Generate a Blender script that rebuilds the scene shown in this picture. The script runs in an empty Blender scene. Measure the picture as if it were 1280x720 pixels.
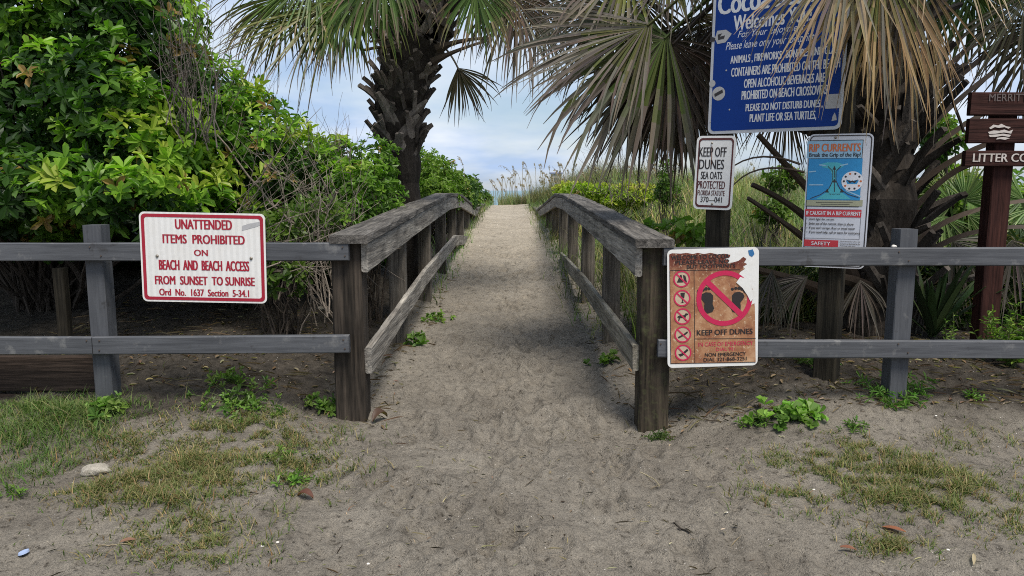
import bpy, bmesh, math, random
import numpy as np
from mathutils import Vector
from mathutils.geometry import tessellate_polygon
random.seed(7); RNG = np.random.default_rng(11)
SC = bpy.context.scene
COL = SC.collection

# ------------------------------------------------------------------ camera, sky, sun, exposure
FPX = 914.0                                   # focal length in pixels of the 1280 px wide photograph
PITCH = math.atan((360-238)/FPX)
ZC = 1.15
cam_d = bpy.data.cameras.new('camera'); cam = bpy.data.objects.new('camera', cam_d); COL.objects.link(cam)
cam_d.sensor_width = 36; cam_d.lens = 36*FPX/1280; cam_d.clip_start = 0.05; cam_d.clip_end = 20000
cam.location = (0, 0, ZC); cam.rotation_euler = (math.pi/2-PITCH, 0, 0)
SC.camera = cam

SUN_EL, SUN_AZ = math.radians(63), math.radians(152)     # high, behind the camera and to its right, through thin cloud
w = bpy.data.worlds.new('World'); SC.world = w; w.use_nodes = True
nt = w.node_tree; nt.nodes.clear()
def N(t, typ, **k):
    n = t.nodes.new(typ)
    for a, b in k.items(): setattr(n, a, b)
    return n
wo = N(nt, 'ShaderNodeOutputWorld'); bg = N(nt, 'ShaderNodeBackground'); bg.inputs[1].default_value = 0.1
sky = N(nt, 'ShaderNodeTexSky', sky_type='NISHITA', sun_disc=False)
sky.sun_elevation = SUN_EL; sky.sun_rotation = SUN_AZ; sky.dust_density = 1.5; sky.ozone_density = 1.5
tc = N(nt, 'ShaderNodeTexCoord'); sep = N(nt, 'ShaderNodeSeparateXYZ'); nt.links.new(tc.outputs['Generated'], sep.inputs[0])
def M(t, op, a, b=None, c=None, clamp=False):
    n = N(t, 'ShaderNodeMath', operation=op, use_clamp=clamp)
    for i, v in enumerate((a, b, c)):
        if v is None: continue
        if isinstance(v, (int, float)): n.inputs[i].default_value = v
        else: t.links.new(v, n.inputs[i])
    return n.outputs[0]
zz = M(nt, 'MAXIMUM', sep.outputs[2], 0.0); den = M(nt, 'ADD', zz, 0.22)
cx = M(nt, 'DIVIDE', sep.outputs[0], den); cy = M(nt, 'DIVIDE', sep.outputs[1], den)
cmb = N(nt, 'ShaderNodeCombineXYZ'); nt.links.new(cx, cmb.inputs[0]); nt.links.new(cy, cmb.inputs[1])
cmb.inputs[2].default_value = 3.3
n1 = N(nt, 'ShaderNodeTexNoise'); n1.inputs['Scale'].default_value = 0.85; n1.inputs['Detail'].default_value = 7; n1.inputs['Roughness'].default_value = 0.55
nt.links.new(cmb.outputs[0], n1.inputs['Vector'])
ramp = N(nt, 'ShaderNodeValToRGB'); ramp.color_ramp.elements[0].position = 0.32; ramp.color_ramp.elements[1].position = 0.60
ramp.color_ramp.elements[0].color = (0.25,)*3+(1,); ramp.color_ramp.elements[1].color = (0.97,)*3+(1,)
nt.links.new(n1.outputs[0], ramp.inputs[0])
n2 = N(nt, 'ShaderNodeTexNoise'); n2.inputs['Scale'].default_value = 1.9; n2.inputs['Detail'].default_value = 6
nt.links.new(cmb.outputs[0], n2.inputs['Vector'])
r2 = N(nt, 'ShaderNodeValToRGB'); r2.color_ramp.elements[0].position = 0.35; r2.color_ramp.elements[1].position = 0.62
r2.color_ramp.elements[0].color = (3.4, 4.5, 6.5, 1); r2.color_ramp.elements[1].color = (6.0, 6.5, 7.2, 1)
nt.links.new(n2.outputs[0], r2.inputs[0])
mx = N(nt, 'ShaderNodeMix', data_type='RGBA'); nt.links.new(ramp.outputs[0], mx.inputs[0])
nt.links.new(sky.outputs[0], mx.inputs[6]); nt.links.new(r2.outputs[0], mx.inputs[7])
nt.links.new(mx.outputs[2], bg.inputs[0]); nt.links.new(bg.outputs[0], wo.inputs[0])
sun_d = bpy.data.lights.new('sun', 'SUN'); sun = bpy.data.objects.new('sun', sun_d); COL.objects.link(sun)
sun_d.energy = 3.4; sun_d.angle = math.radians(22); sun_d.color = (1.0, 0.95, 0.87)
sdir = Vector((math.sin(SUN_AZ)*math.cos(SUN_EL), math.cos(SUN_AZ)*math.cos(SUN_EL), math.sin(SUN_EL)))
sun.rotation_euler = sdir.to_track_quat('Z', 'Y').to_euler(); sun.location = (0, 0, 30)
vs = SC.view_settings; vs.view_transform = 'Standard'; vs.look = 'None'; vs.exposure = 0.5; vs.gamma = 1.0; vs.use_curve_mapping = False
SC.cycles.filter_width = 1.0; SC.cycles.use_denoising = False
SC.cycles.max_bounces = 6; SC.cycles.diffuse_bounces = 3; SC.cycles.transmission_bounces = 4; SC.cycles.transparent_max_bounces = 6

# ------------------------------------------------------------------ measuring: pixel + depth -> point
CP, SP = math.cos(PITCH), math.sin(PITCH)
def ray(px, py):
    a, b = (px-640)/FPX, (360-py)/FPX
    return np.array([a, CP+b*SP, -SP+b*CP])
def U(px, py, Y):
    d = ray(px, py); return np.array([0, 0, ZC]) + d*(Y/d[1])

_T = np.random.default_rng(3).random((256, 256))
def vn(x, y):
    x = np.asarray(x, float); y = np.asarray(y, float)
    xi = np.floor(x).astype(int); yi = np.floor(y).astype(int); fx = x-xi; fy = y-yi
    fx = fx*fx*(3-2*fx); fy = fy*fy*(3-2*fy)
    a = _T[xi % 256, yi % 256]; b = _T[(xi+1) % 256, yi % 256]; c = _T[xi % 256, (yi+1) % 256]; d = _T[(xi+1) % 256, (yi+1) % 256]
    return (a*(1-fx)+b*fx)*(1-fy)+(c*(1-fx)+d*fx)*fy-0.5
def fbm(x, y, s, o=4):
    r = 0; a = 1.0
    for i in range(o):
        r = r+a*vn(x*s+17.3*i, y*s+5.1*i); s *= 2.03; a *= 0.5
    return r
def sst(a, b, x):
    t = np.clip((np.asarray(x, float)-a)/(b-a), 0, 1); return t*t*(3-2*t)
def gbase(x, y):
    x = np.asarray(x, float); y = np.asarray(y, float)
    prof = np.interp(y, [-50, 0, 2.0, 3.6, 5.1, 6.7, 8.3, 11.6, 15.4, 17.6, 20, 22, 28, 45, 60, 200], [-.1, -.1, -.06, 0.0, .075, .13, .22, .36, .58, .66, .70, .66, .2, -1.0, -1.6, -8])
    cen = x+0.03
    out = sst(.55, 1.6, np.abs(cen))
    near = sst(2.9, 4.2, y)
    side = out*(0.16*near)
    left = sst(-1.0, -3.5, x)*sst(4.6, 8, y)*0.45
    right = sst(.9, 2.4, x)*sst(5.0, 9, y)*0.30
    d1 = 0.30*np.exp(-(((x-3.6)/2.6)**2+((y-21)/5.0)**2)) + 0.12*np.exp(-(((x-8)/5)**2+((y-16)/6.0)**2))
    d2 = 0.3*np.exp(-(((x+4)/2.2)**2+((y-19)/5.0)**2))
    rdip = -0.10*np.exp(-(((x-.74)/.42)**2+((y-3.55)/.42)**2))
    z = prof+side+left+right+d1+d2+rdip
    # trodden path a little dished
    z = z-0.035*np.exp(-(cen/.5)**2)*sst(3.2, 4.5, y)*sst(22, 16, y)
    return z
FOOT = []
_r = random.Random(5)
for i in range(330):
    yy = 1.5+(_r.random()**1.6)*10; xx = _r.gauss(-0.03, .33 if yy > 3.5 else .5)
    FOOT.append((xx, yy, _r.uniform(-.5, .5), _r.uniform(.008, .024)))
def gmicro(x, y):
    near = sst(17, 7, y)
    z = 0.05*fbm(x, y, 1.1, 3)*sst(1.2, 2, y)
    tx = .02+np.abs(0)
    z = z+0.024*fbm(x, y, 5.0, 3)*(0.35+0.65*sst(12, 6, y)) + (0.008+0.015*sst(-.05, .3, fbm(x+3, y, 2.6, 2)))*np.minimum(fbm(x, y, 17, 2), .25)*near + (0.007+0.013*sst(0, .3, fbm(x+31, y, 3.1, 2)))*np.minimum(fbm(x+9, y, 40, 2), .12)*near
    return z
def gh(x, y): return gbase(x, y)+gmicro(x, y)
def G(x, y): return float(gh(np.array([x]), np.array([y]))[0])
def gpix(px, py):
    d = ray(px, py); t = 1.2
    while t < 60:
        p = np.array([0, 0, ZC])+d*t
        if p[2] <= G(p[0], p[1]): break
        t += 0.01
    return p

# ------------------------------------------------------------------ materials
def srgb(r, g, b):
    f = lambda c: (c/255/12.92) if c/255 <= .04045 else ((c/255+.055)/1.055)**2.4
    return (f(r), f(g), f(b))
def mat(name, col=(.5, .5, .5), rough=.8, spec=.3, metal=0):
    m = bpy.data.materials.new(name); m.use_nodes = True
    b = m.node_tree.nodes['Principled BSDF']
    b.inputs['Base Color'].default_value = (*col, 1); b.inputs['Roughness'].default_value = rough
    b.inputs['Specular IOR Level'].default_value = spec; b.inputs['Metallic'].default_value = metal
    return m
def bsdf(m): return m.node_tree.nodes['Principled BSDF']
def noise_node(t, vec, scale, detail=4, rough=.55):
    n = N(t, 'ShaderNodeTexNoise'); n.inputs['Scale'].default_value = scale; n.inputs['Detail'].default_value = detail; n.inputs['Roughness'].default_value = rough
    if vec is not None: t.links.new(vec, n.inputs['Vector'])
    return n.outputs[0]
def ramp_node(t, fac, stops):
    r = N(t, 'ShaderNodeValToRGB'); e = r.color_ramp.elements
    while len(e) < len(stops): e.new(.5)
    for el, (p, c) in zip(e, stops): el.position = p; el.color = (*c, 1) if len(c) == 3 else c
    t.links.new(fac, r.inputs[0]); return r.outputs[0]
def mixc(t, fac, a, b, mode='MIX'):
    n = N(t, 'ShaderNodeMix', data_type='RGBA', blend_type=mode)
    for i, v in ((0, fac), (6, a), (7, b)):
        if isinstance(v, (int, float)): n.inputs[i].default_value = v
        elif isinstance(v, tuple): n.inputs[i].default_value = (*v, 1)
        else: t.links.new(v, n.inputs[i])
    return n.outputs[2]
def bump(t, h, strength, dist=.01):
    n = N(t, 'ShaderNodeBump'); n.inputs['Strength'].default_value = strength; n.inputs['Distance'].default_value = dist
    t.links.new(h, n.inputs['Height']); return n.outputs[0]
def wood(name, axis, light, dark, crack=.5, stain=None, fine=1.0):
    """weathered timber with the grain along one axis of the object"""
    m = mat(name, light, .9, .15); t = m.node_tree; b = bsdf(m)
    tcn = N(t, 'ShaderNodeTexCoord'); mp = N(t, 'ShaderNodeMapping'); t.links.new(tcn.outputs['Object'], mp.inputs[0])
    sc = [1, 1, 1]; sc['xyz'.index(axis)] = .05; mp.inputs['Scale'].default_value = sc
    g = noise_node(t, mp.outputs[0], 95*fine, 5, .65); g2 = noise_node(t, mp.outputs[0], 24*fine, 4, .6); g2.node.inputs['Distortion'].default_value = .8
    big = noise_node(t, tcn.outputs['Object'], 3.2, 4, .6); sm = noise_node(t, tcn.outputs['Object'], 30, 3, .6)
    c = ramp_node(t, g2, [(.34, dark), (.62, light)])
    c = mixc(t, .75, c, ramp_node(t, g, [(.3, (.25, .25, .25)), (.5, (.9, .9, .9)), (.68, (1.4, 1.37, 1.32))]), 'MULTIPLY')
    c = mixc(t, .8, c, ramp_node(t, big, [(.3, (.5, .5, .5)), (.55, (1, 1, 1)), (.75, (1.3, 1.28, 1.24))]), 'MULTIPLY')
    cr = ramp_node(t, g, [(.30, (1, 1, 1)), (.37, (0, 0, 0))])
    c = mixc(t, M(t, 'MULTIPLY', cr, crack), c, (.012, .011, .010))
    if stain:
        c = mixc(t, ramp_node(t, sm, [(.5, (0, 0, 0)), (.75, (.55, .55, .55))]), c, stain)
    t.links.new(c, b.inputs['Base Color'])
    h = M(t, 'ADD', g, M(t, 'MULTIPLY', g2, 1.3)); t.links.new(bump(t, h, .75, .006), b.inputs['Normal'])
    return m
def leafmat(name, trans=.35, rough=.5, tint=1.0, spec=.35):
    m = mat(name, (.1, .1, .1), rough, spec); t = m.node_tree; b = bsdf(m)
    at = N(t, 'ShaderNodeAttribute', attribute_name='Col')
    t.links.new(at.outputs[0], b.inputs['Base Color'])
    tr = N(t, 'ShaderNodeBsdfTranslucent'); mc = mixc(t, 1.0, at.outputs[0], (1.05*tint, 1.5*tint, .45*tint), 'MULTIPLY'); t.links.new(mc, tr.inputs[0])
    ms = N(t, 'ShaderNodeMixShader'); ms.inputs[0].default_value = trans
    t.links.new(b.outputs[0], ms.inputs[1]); t.links.new(tr.outputs[0], ms.inputs[2])
    t.links.new(ms.outputs[0], t.nodes['Material Output'].inputs[0]); return m
def barkmat(name, a, b_, scale=14, stretch=(1, 1, .35), var=False):
    m = mat(name, a, .95, .1); t = m.node_tree
    tcn = N(t, 'ShaderNodeTexCoord'); mp = N(t, 'ShaderNodeMapping'); t.links.new(tcn.outputs['Object'], mp.inputs[0]); mp.inputs['Scale'].default_value = stretch
    n = noise_node(t, mp.outputs[0], scale, 6, .65); f = noise_node(t, mp.outputs[0], scale*7, 3, .6)
    c = ramp_node(t, n, [(.32, b_), (.66, a)]); c = mixc(t, .6, c, ramp_node(t, f, [(.3, (.5, .5, .5)), (.7, (1.25, 1.25, 1.25))]), 'MULTIPLY')
    at = N(t, 'ShaderNodeAttribute', attribute_name='Col'); c = mixc(t, 1.0, c, mixc(t, 1.0, at.outputs[0], (2., 2., 2.), 'MULTIPLY'), 'MULTIPLY') if var else c
    t.links.new(c, bsdf(m).inputs['Base Color']); t.links.new(bump(t, M(t, 'ADD', n, f), .6, .015), bsdf(m).inputs['Normal']); return m

# ------------------------------------------------------------------ mesh building
def unit(v): v = np.asarray(v, float); return v/(np.linalg.norm(v)+1e-12)
def un(v): return v/(np.linalg.norm(v, axis=-1, keepdims=True)+1e-12)
def wloc(o):
    p = np.zeros(3)
    while o is not None: p += np.array(o.location); o = o.parent
    return p
class MB:
    def __init__(s): s.v = []; s.f = []; s.c = []; s.n = 0
    def add(s, v, f, c=None):
        v = np.asarray(v, float).reshape(-1, 3); f = np.asarray(f, int)
        if f.ndim == 1: f = f[None]
        if c is None: c = (.5, .5, .5)
        c = np.broadcast_to(np.asarray(c, float), (len(f), 3))
        s.v.append(v); s.f.append(f+s.n); s.c.append(c); s.n += len(v)
    def build(s, name, m, parent=None, base=None, smooth=False):
        v = np.concatenate(s.v); loc = np.zeros(3)
        if parent is None:
            loc = np.array(base if base is not None else [(v[:, 0].min()+v[:, 0].max())/2, (v[:, 1].min()+v[:, 1].max())/2, v[:, 2].min()], float)
            off = loc
        else: off = wloc(parent)
        v = v-off
        me = bpy.data.meshes.new(name)
        me.vertices.add(len(v)); me.vertices.foreach_set('co', v.astype(np.float32).ravel())
        cnt = np.concatenate([np.full(len(f), f.shape[1]) for f in s.f]); lv = np.concatenate([f.ravel() for f in s.f])
        me.loops.add(len(lv)); me.loops.foreach_set('vertex_index', lv.astype(np.int32))
        me.polygons.add(len(cnt)); st = np.concatenate([[0], np.cumsum(cnt)[:-1]])
        me.polygons.foreach_set('loop_start', st.astype(np.int32)); me.polygons.foreach_set('loop_total', cnt.astype(np.int32))
        me.polygons.foreach_set('use_smooth', np.full(len(cnt), smooth))
        a = me.attributes.new('Col', 'FLOAT_COLOR', 'FACE')
        cc = np.concatenate(s.c); cc = np.concatenate([cc, np.ones((len(cc), 1))], 1); a.data.foreach_set('color', cc.astype(np.float32).ravel())
        me.update(calc_edges=True); me.validate()
        me.materials.append(m)
        o = bpy.data.objects.new(name, me); COL.objects.link(o)
        if parent is None: o.location = loc
        else: o.parent = parent
        return o
def tag(o, label=None, cat=None, group=None, kind=None):
    if label: o['label'] = label
    if cat: o['category'] = cat
    if group: o['group'] = group
    if kind: o['kind'] = kind
    return o
def thing(name, loc, label, cat, group=None):
    o = bpy.data.objects.new(name, None); COL.objects.link(o); o.location = tuple(loc); o.empty_display_size = .1
    return tag(o, label, cat, group)

def sweep(mb, pts, up, w_, h_, ch=.006, step=.12, jit=0.0, col=None, fixed_right=None):
    """a board: chamfered w x h section run along a polyline (centre line), h along 'up'"""
    pts = [np.asarray(p, float) for p in pts]
    P = [pts[0]]; 
    for a, b in zip(pts[:-1], pts[1:]):
        n = max(1, int(np.linalg.norm(b-a)/step))
        for k in range(1, n+1): P.append(a+(b-a)*k/n)
    P = np.array(P); T = np.gradient(P, axis=0); T = un(T)
    up = np.asarray(up, float); hw, hh = w_/2, h_/2
    sec = np.array([(-hw+ch, -hh), (hw-ch, -hh), (hw, -hh+ch), (hw, hh-ch), (hw-ch, hh), (-hw+ch, hh), (-hw, hh-ch), (-hw, -hh+ch)])
    V = []
    for p, t in zip(P, T):
        r = unit(np.cross(t, up)) if fixed_right is None else np.asarray(fixed_right, float)
        u = up if fixed_right is not None else unit(np.cross(r, t))
        s = sec+RNG.normal(0, jit, sec.shape) if jit else sec
        V.append(p+s[:, :1]*r+s[:, 1:]*u)
    V = np.concatenate(V); F = []
    for i in range(len(P)-1):
        for k in range(8):
            k2 = (k+1) % 8; F.append((i*8+k, i*8+k2, (i+1)*8+k2, (i+1)*8+k))
    mb.add(V, F, col)
    n0 = mb.n-len(V)
    mb.v.append(np.zeros((0, 3)))
    mb.f.append(np.array([[n0+k for k in range(7, -1, -1)]])); mb.c.append(np.array([[.5, .5, .5]]) if col is None else np.array([col]))
    e = n0+(len(P)-1)*8
    mb.f.append(np.array([[e+k for k in range(8)]])); mb.c.append(np.array([[.5, .5, .5]]) if col is None else np.array([col]))
def tube(mb, pts, rad, n=6, col=None, cap=True):
    P = np.asarray(pts, float); rad = np.broadcast_to(np.asarray(rad, float), (len(P),))
    T = un(np.gradient(P, axis=0)); a = np.array([0.31, .17, .93]); V = []
    for p, t, r in zip(P, T, rad):
        s = unit(np.cross(t, a)) if abs(t@a) < .95 else unit(np.cross(t, [1, 0, 0])); q = np.cross(t, s)
        th = np.arange(n)*2*math.pi/n
        V.append(p+r*(np.cos(th)[:, None]*s+np.sin(th)[:, None]*q))
    F = [(i*n+k, i*n+(k+1) % n, (i+1)*n+(k+1) % n, (i+1)*n+k) for i in range(len(P)-1) for k in range(n)]
    mb.add(np.concatenate(V), F, col)
    if cap and n > 3:
        n0 = mb.n-len(P)*n
        for idx in ([n0+k for k in range(n-1, -1, -1)], [n0+(len(P)-1)*n+k for k in range(n)]):
            mb.f.append(np.array([idx])); mb.c.append(np.array([[.5, .5, .5] if col is None else col], float))
def crooked(a, b, n, amp, rng=RNG):
    a = np.asarray(a, float); b = np.asarray(b, float); t = np.linspace(0, 1, n)[:, None]
    L = np.linalg.norm(b-a); off = rng.normal(0, amp*L, (n, 3)); off[0] = 0; off = np.cumsum(off, 0)*.5; off -= t*off[-1]*.5
    return a+(b-a)*t+off
def bez(a, b, c, n=8):
    t = np.linspace(0, 1, n)[:, None]; return (1-t)**2*np.asarray(a)+2*t*(1-t)*np.asarray(b)+t*t*np.asarray(c)
def leaves(mb, P, D, Nn, L, W, col, fold=.25, ob=.0):
    S = un(np.cross(D, Nn)); Nn = un(np.cross(S, D)); L = L[:, None]; W = W[:, None]
    e = Nn*fold*W
    v = np.stack([P, P+D*L*(.3+ob)+S*.36*W+e, P+D*L*(.70+ob)+S*.45*W+e-Nn*.03*L, P+D*L-Nn*.12*L, P+D*L*(.70+ob)-S*.45*W+e-Nn*.03*L, P+D*L*(.3+ob)-S*.36*W+e], 1)
    n = len(P); i = np.arange(n)[:, None]*6
    f = np.concatenate([i+np.array([0, 1, 2, 3]), i+np.array([0, 3, 4, 5])]); mb.add(v.reshape(-1, 3), f, np.concatenate([col, col]))
def rosettes(mb, C, A, k, L, W, colr, rng=RNG, tilt=(35, 95), ob=.08):
    """k leaves round each twig tip C with axis A"""
    n = len(C); A = un(A); ref = un(rng.normal(size=(n, 3))); X = un(np.cross(A, ref)); Yv = np.cross(A, X)
    C = np.repeat(C, k, 0); A = np.repeat(A, k, 0); X = np.repeat(X, k, 0); Yv = np.repeat(Yv, k, 0)
    j = np.tile(np.arange(k), n); ph = j*2.4+rng.normal(0, .3, n*k); t = np.radians(rng.uniform(*tilt, n*k))
    R = np.cos(ph)[:, None]*X+np.sin(ph)[:, None]*Yv
    D = un(A*np.cos(t)[:, None]+R*np.sin(t)[:, None]-np.array([0, 0, .15])); Nn = un(A*np.sin(t)[:, None]-R*np.cos(t)[:, None]+rng.normal(0, .15, (n*k, 3)))
    Ln = np.repeat(L, k)*rng.uniform(.65, 1.15, n*k)
    c = np.repeat(colr, k, 0)*rng.uniform(.75, 1.25, (n*k, 1))
    P = C+A*(j/k*.5-.35)[:, None]*Ln[:, None]
    leaves(mb, P, D, Nn, Ln, Ln*W, c, ob=ob)
def blades(mb, P, az, H, W, bend, col, lv=4, tipcol=None, rng=RNG):
    n = len(P); d = np.stack([np.cos(az), np.sin(az), 0*az], 1); s = np.stack([-np.sin(az+rng.normal(0, .9, n)), np.cos(az), 0*az], 1); s = un(s)
    V = []; pos = P.copy(); dirv = un(np.stack([d[:, 0]*.18, d[:, 1]*.18, np.ones(n)], 1))
    for k in range(lv+1):
        f = k/lv; ww = W*(1-f)**.7 if k < lv else W*.04
        V.append(np.stack([pos-s*ww[:, None]/2, pos+s*ww[:, None]/2], 1))
        dirv = un(dirv+d*(bend*(0.4+f)/lv*1.6)[:, None]-np.array([0, 0, 1])*(bend*f/lv*1.1)[:, None]); pos = pos+dirv*(H/lv)[:, None]
    V = np.stack(V, 1).reshape(n, -1, 3); m = V.shape[1]; i = np.arange(n)[:, None]*m; F = []; C = []
    for k in range(lv):
        F.append(i+np.array([2*k, 2*k+1, 2*k+3, 2*k+2])); C.append(col if tipcol is None else col*(1-k/(lv-1))+tipcol*(k/(lv-1)))
    mb.add(V.reshape(-1, 3), np.concatenate(F), np.concatenate(C))
def pal(cols, n, rng=RNG, p=None, jit=.22):
    c = np.array(cols)[rng.choice(len(cols), n, p=p)]; return np.clip(c*(1+rng.normal(0, jit, (n, 1)))*(1+rng.normal(0, .06, (n, 3))), .003, 1)
# ------------------------------------------------------------------ ground, path, sea
def ground():
    xs = np.concatenate([-np.geomspace(80, 3.4, 60), np.arange(-3.3, 3.3, .0125), np.geomspace(3.4, 80, 60)])
    ys = np.concatenate([np.linspace(-6, 1.2, 14), np.arange(1.3, 4.2, .010), np.arange(4.2, 9, .022), np.arange(9, 17, .05), np.geomspace(17, 130, 120)])
    X, Y = np.meshgrid(xs, ys); Z = gh(X, Y)
    near = (Y < 10)
    for fx, fy, ra, dp in FOOT:
        m = (np.abs(X-fx) < .22) & (np.abs(Y-fy) < .28)
        if not m.any(): continue
        dx, dy = X[m]-fx, Y[m]-fy; c, s = math.cos(ra), math.sin(ra); a = (dx*c-dy*s)/.055; b = (dx*s+dy*c)/.13
        r2 = a*a+b*b; rw = r2*(1+.9*fbm(X[m], Y[m], 16, 2)); Z[m] += -dp*np.exp(-rw**3)+dp*.55*np.exp(-((np.sqrt(np.abs(rw))-1.3)/.28)**2)
    nx, ny = len(xs), len(ys)
    V = np.stack([X, Y, Z], -1).reshape(-1, 3)
    I = np.arange(nx*ny).reshape(ny, nx)
    F = np.stack([I[:-1, :-1], I[:-1, 1:], I[1:, 1:], I[1:, :-1]], -1).reshape(-1, 4)
    cx_, cy_ = V[F].mean(1)[:, 0], V[F].mean(1)[:, 1]
    # leaf mould, darkened to paint in shade, under the shrubs and behind the fence; pale dry sand towards the sea
    soil_shade = sst(3.3, 3.75, cy_+.5*fbm(cx_, cy_, 2.2))*sst(.72, 1.15, np.abs(cx_+.03)+.25*fbm(cx_, cy_, 3))
    soil_shade = np.clip(soil_shade+.9*sst(-.9, -1.5, cx_)*sst(3.75, 4.1, cy_)+.35*sst(.05, .4, fbm(cx_+40, cy_, 1.5))*sst(.9, 1.8, np.abs(cx_)), 0, 1)
    dry = sst(3.6, 14, cy_)*np.clip(1.2-soil_shade, 0, 1)
    col = np.stack([soil_shade, dry, 0*soil_shade], 1)
    half = np.interp(cy_, [1.2, 2.6, 3.6, 10, 20, 30], [.85, .72, .60, .60, .52, .5])
    inp = (np.abs(cx_+.03) < half+.05*fbm(cx_, cy_, 4)) & (cy_ > 1.2) & (cy_ < 27)
    m = mat('sand', (.25, .23, .2), .95, .1); t = m.node_tree; b = bsdf(m)
    tcn = N(t, 'ShaderNodeTexCoord'); ob = tcn.outputs['Object']; at = N(t, 'ShaderNodeAttribute', attribute_name='Col'); sp = N(t, 'ShaderNodeSeparateColor'); t.links.new(at.outputs[0], sp.inputs[0])
    n_b = noise_node(t, ob, 2.2, 5, .6); n_m = noise_node(t, ob, 14, 5, .65); n_f = noise_node(t, ob, 160, 3, .7); n_g = noise_node(t, ob, 420, 2, .7)
    grey = ramp_node(t, n_b, [(.30, (.175, .155, .128)), (.70, (.255, .229, .19))]); tan = ramp_node(t, n_b, [(.3, (.32, .28, .22)), (.7, (.42, .37, .295))])
    c = mixc(t, sp.outputs[1], grey, tan)
    soil_shade_col = ramp_node(t, n_m, [(.3, (.018, .015, .012)), (.6, (.055, .046, .037)), (.8, (.10, .084, .068))])
    c = mixc(t, M(t, 'MULTIPLY', sp.outputs[0], .85), c, soil_shade_col)
    c = mixc(t, .75, c, ramp_node(t, n_m, [(.30, (.55, .54, .53)), (.46, (1, 1, 1)), (.7, (1.18, 1.17, 1.15))]), 'MULTIPLY')
    c = mixc(t, .85, c, ramp_node(t, n_f, [(.28, (.45, .44, .42)), (.45, (.98, .98, .98)), (.72, (1.35, 1.33, 1.3))]), 'MULTIPLY')
    c = mixc(t, .7, c, ramp_node(t, n_g, [(.3, (.55, .55, .55)), (.5, (1, 1, 1)), (.75, (1.6, 1.56, 1.5))]), 'MULTIPLY')
    n_p = noise_node(t, ob, 38, 4, .7)
    c = mixc(t, .9, c, ramp_node(t, n_p, [(.32, (.30, .29, .28)), (.43, (.9, .9, .9)), (.6, (1.0, 1.0, 1.0)), (.75, (1.25, 1.24, 1.22))]), 'MULTIPLY')
    vo = N(t, 'ShaderNodeTexVoronoi'); vo.inputs['Scale'].default_value = 70; t.links.new(ob, vo.inputs['Vector'])
    fl = M(t, 'MULTIPLY', M(t, 'LESS_THAN', vo.outputs['Distance'], .13), M(t, 'GREATER_THAN', noise_node(t, ob, 9, 2), .53))
    sc_ = N(t, 'ShaderNodeSeparateColor'); t.links.new(vo.outputs['Color'], sc_.inputs[0])
    fcol = ramp_node(t, sc_.outputs[0], [(.0, (.03, .025, .02)), (.62, (.06, .045, .03)), (.80, (.35, .28, .2)), (.93, (.7, .66, .6))])
    c = mixc(t, fl, c, fcol)
    t.links.new(c, b.inputs['Base Color'])
    h = M(t, 'ADD', M(t, 'MULTIPLY', n_m, 2.2), M(t, 'ADD', M(t, 'MULTIPLY', n_p, 1.2), M(t, 'ADD', n_f, M(t, 'MULTIPLY', n_g, .4))))
    t.links.new(bump(t, h, .85, .016), b.inputs['Normal'])
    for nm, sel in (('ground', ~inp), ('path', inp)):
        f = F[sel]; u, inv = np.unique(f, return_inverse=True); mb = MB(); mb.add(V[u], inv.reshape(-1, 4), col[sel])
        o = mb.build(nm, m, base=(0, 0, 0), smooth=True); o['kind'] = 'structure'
ground()
ms = mat('sea_water', (.05, .16, .19), .22, .5); t = ms.node_tree
tcn = N(t, 'ShaderNodeTexCoord'); mp = N(t, 'ShaderNodeMapping'); t.links.new(tcn.outputs['Object'], mp.inputs[0]); mp.inputs['Scale'].default_value = (.25, 1, 1)
t.links.new(bump(t, noise_node(t, mp.outputs[0], .5, 5, .6), .9, .6), bsdf(ms).inputs['Normal'])
mb = MB(); xs = np.linspace(-6000, 6000, 9); ys = np.array([56, 120, 400, 1500, 9000]); X, Y = np.meshgrid(xs, ys)
I = np.arange(45).reshape(5, 9); F = np.stack([I[:-1, :-1], I[:-1, 1:], I[1:, 1:], I[1:, :-1]], -1).reshape(-1, 4)
mb.add(np.stack([X, Y, 0*X-1.75], -1).reshape(-1, 3), F); mb.build('sea', ms, base=(0, 60, -1.75))['kind'] = 'structure'

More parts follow.
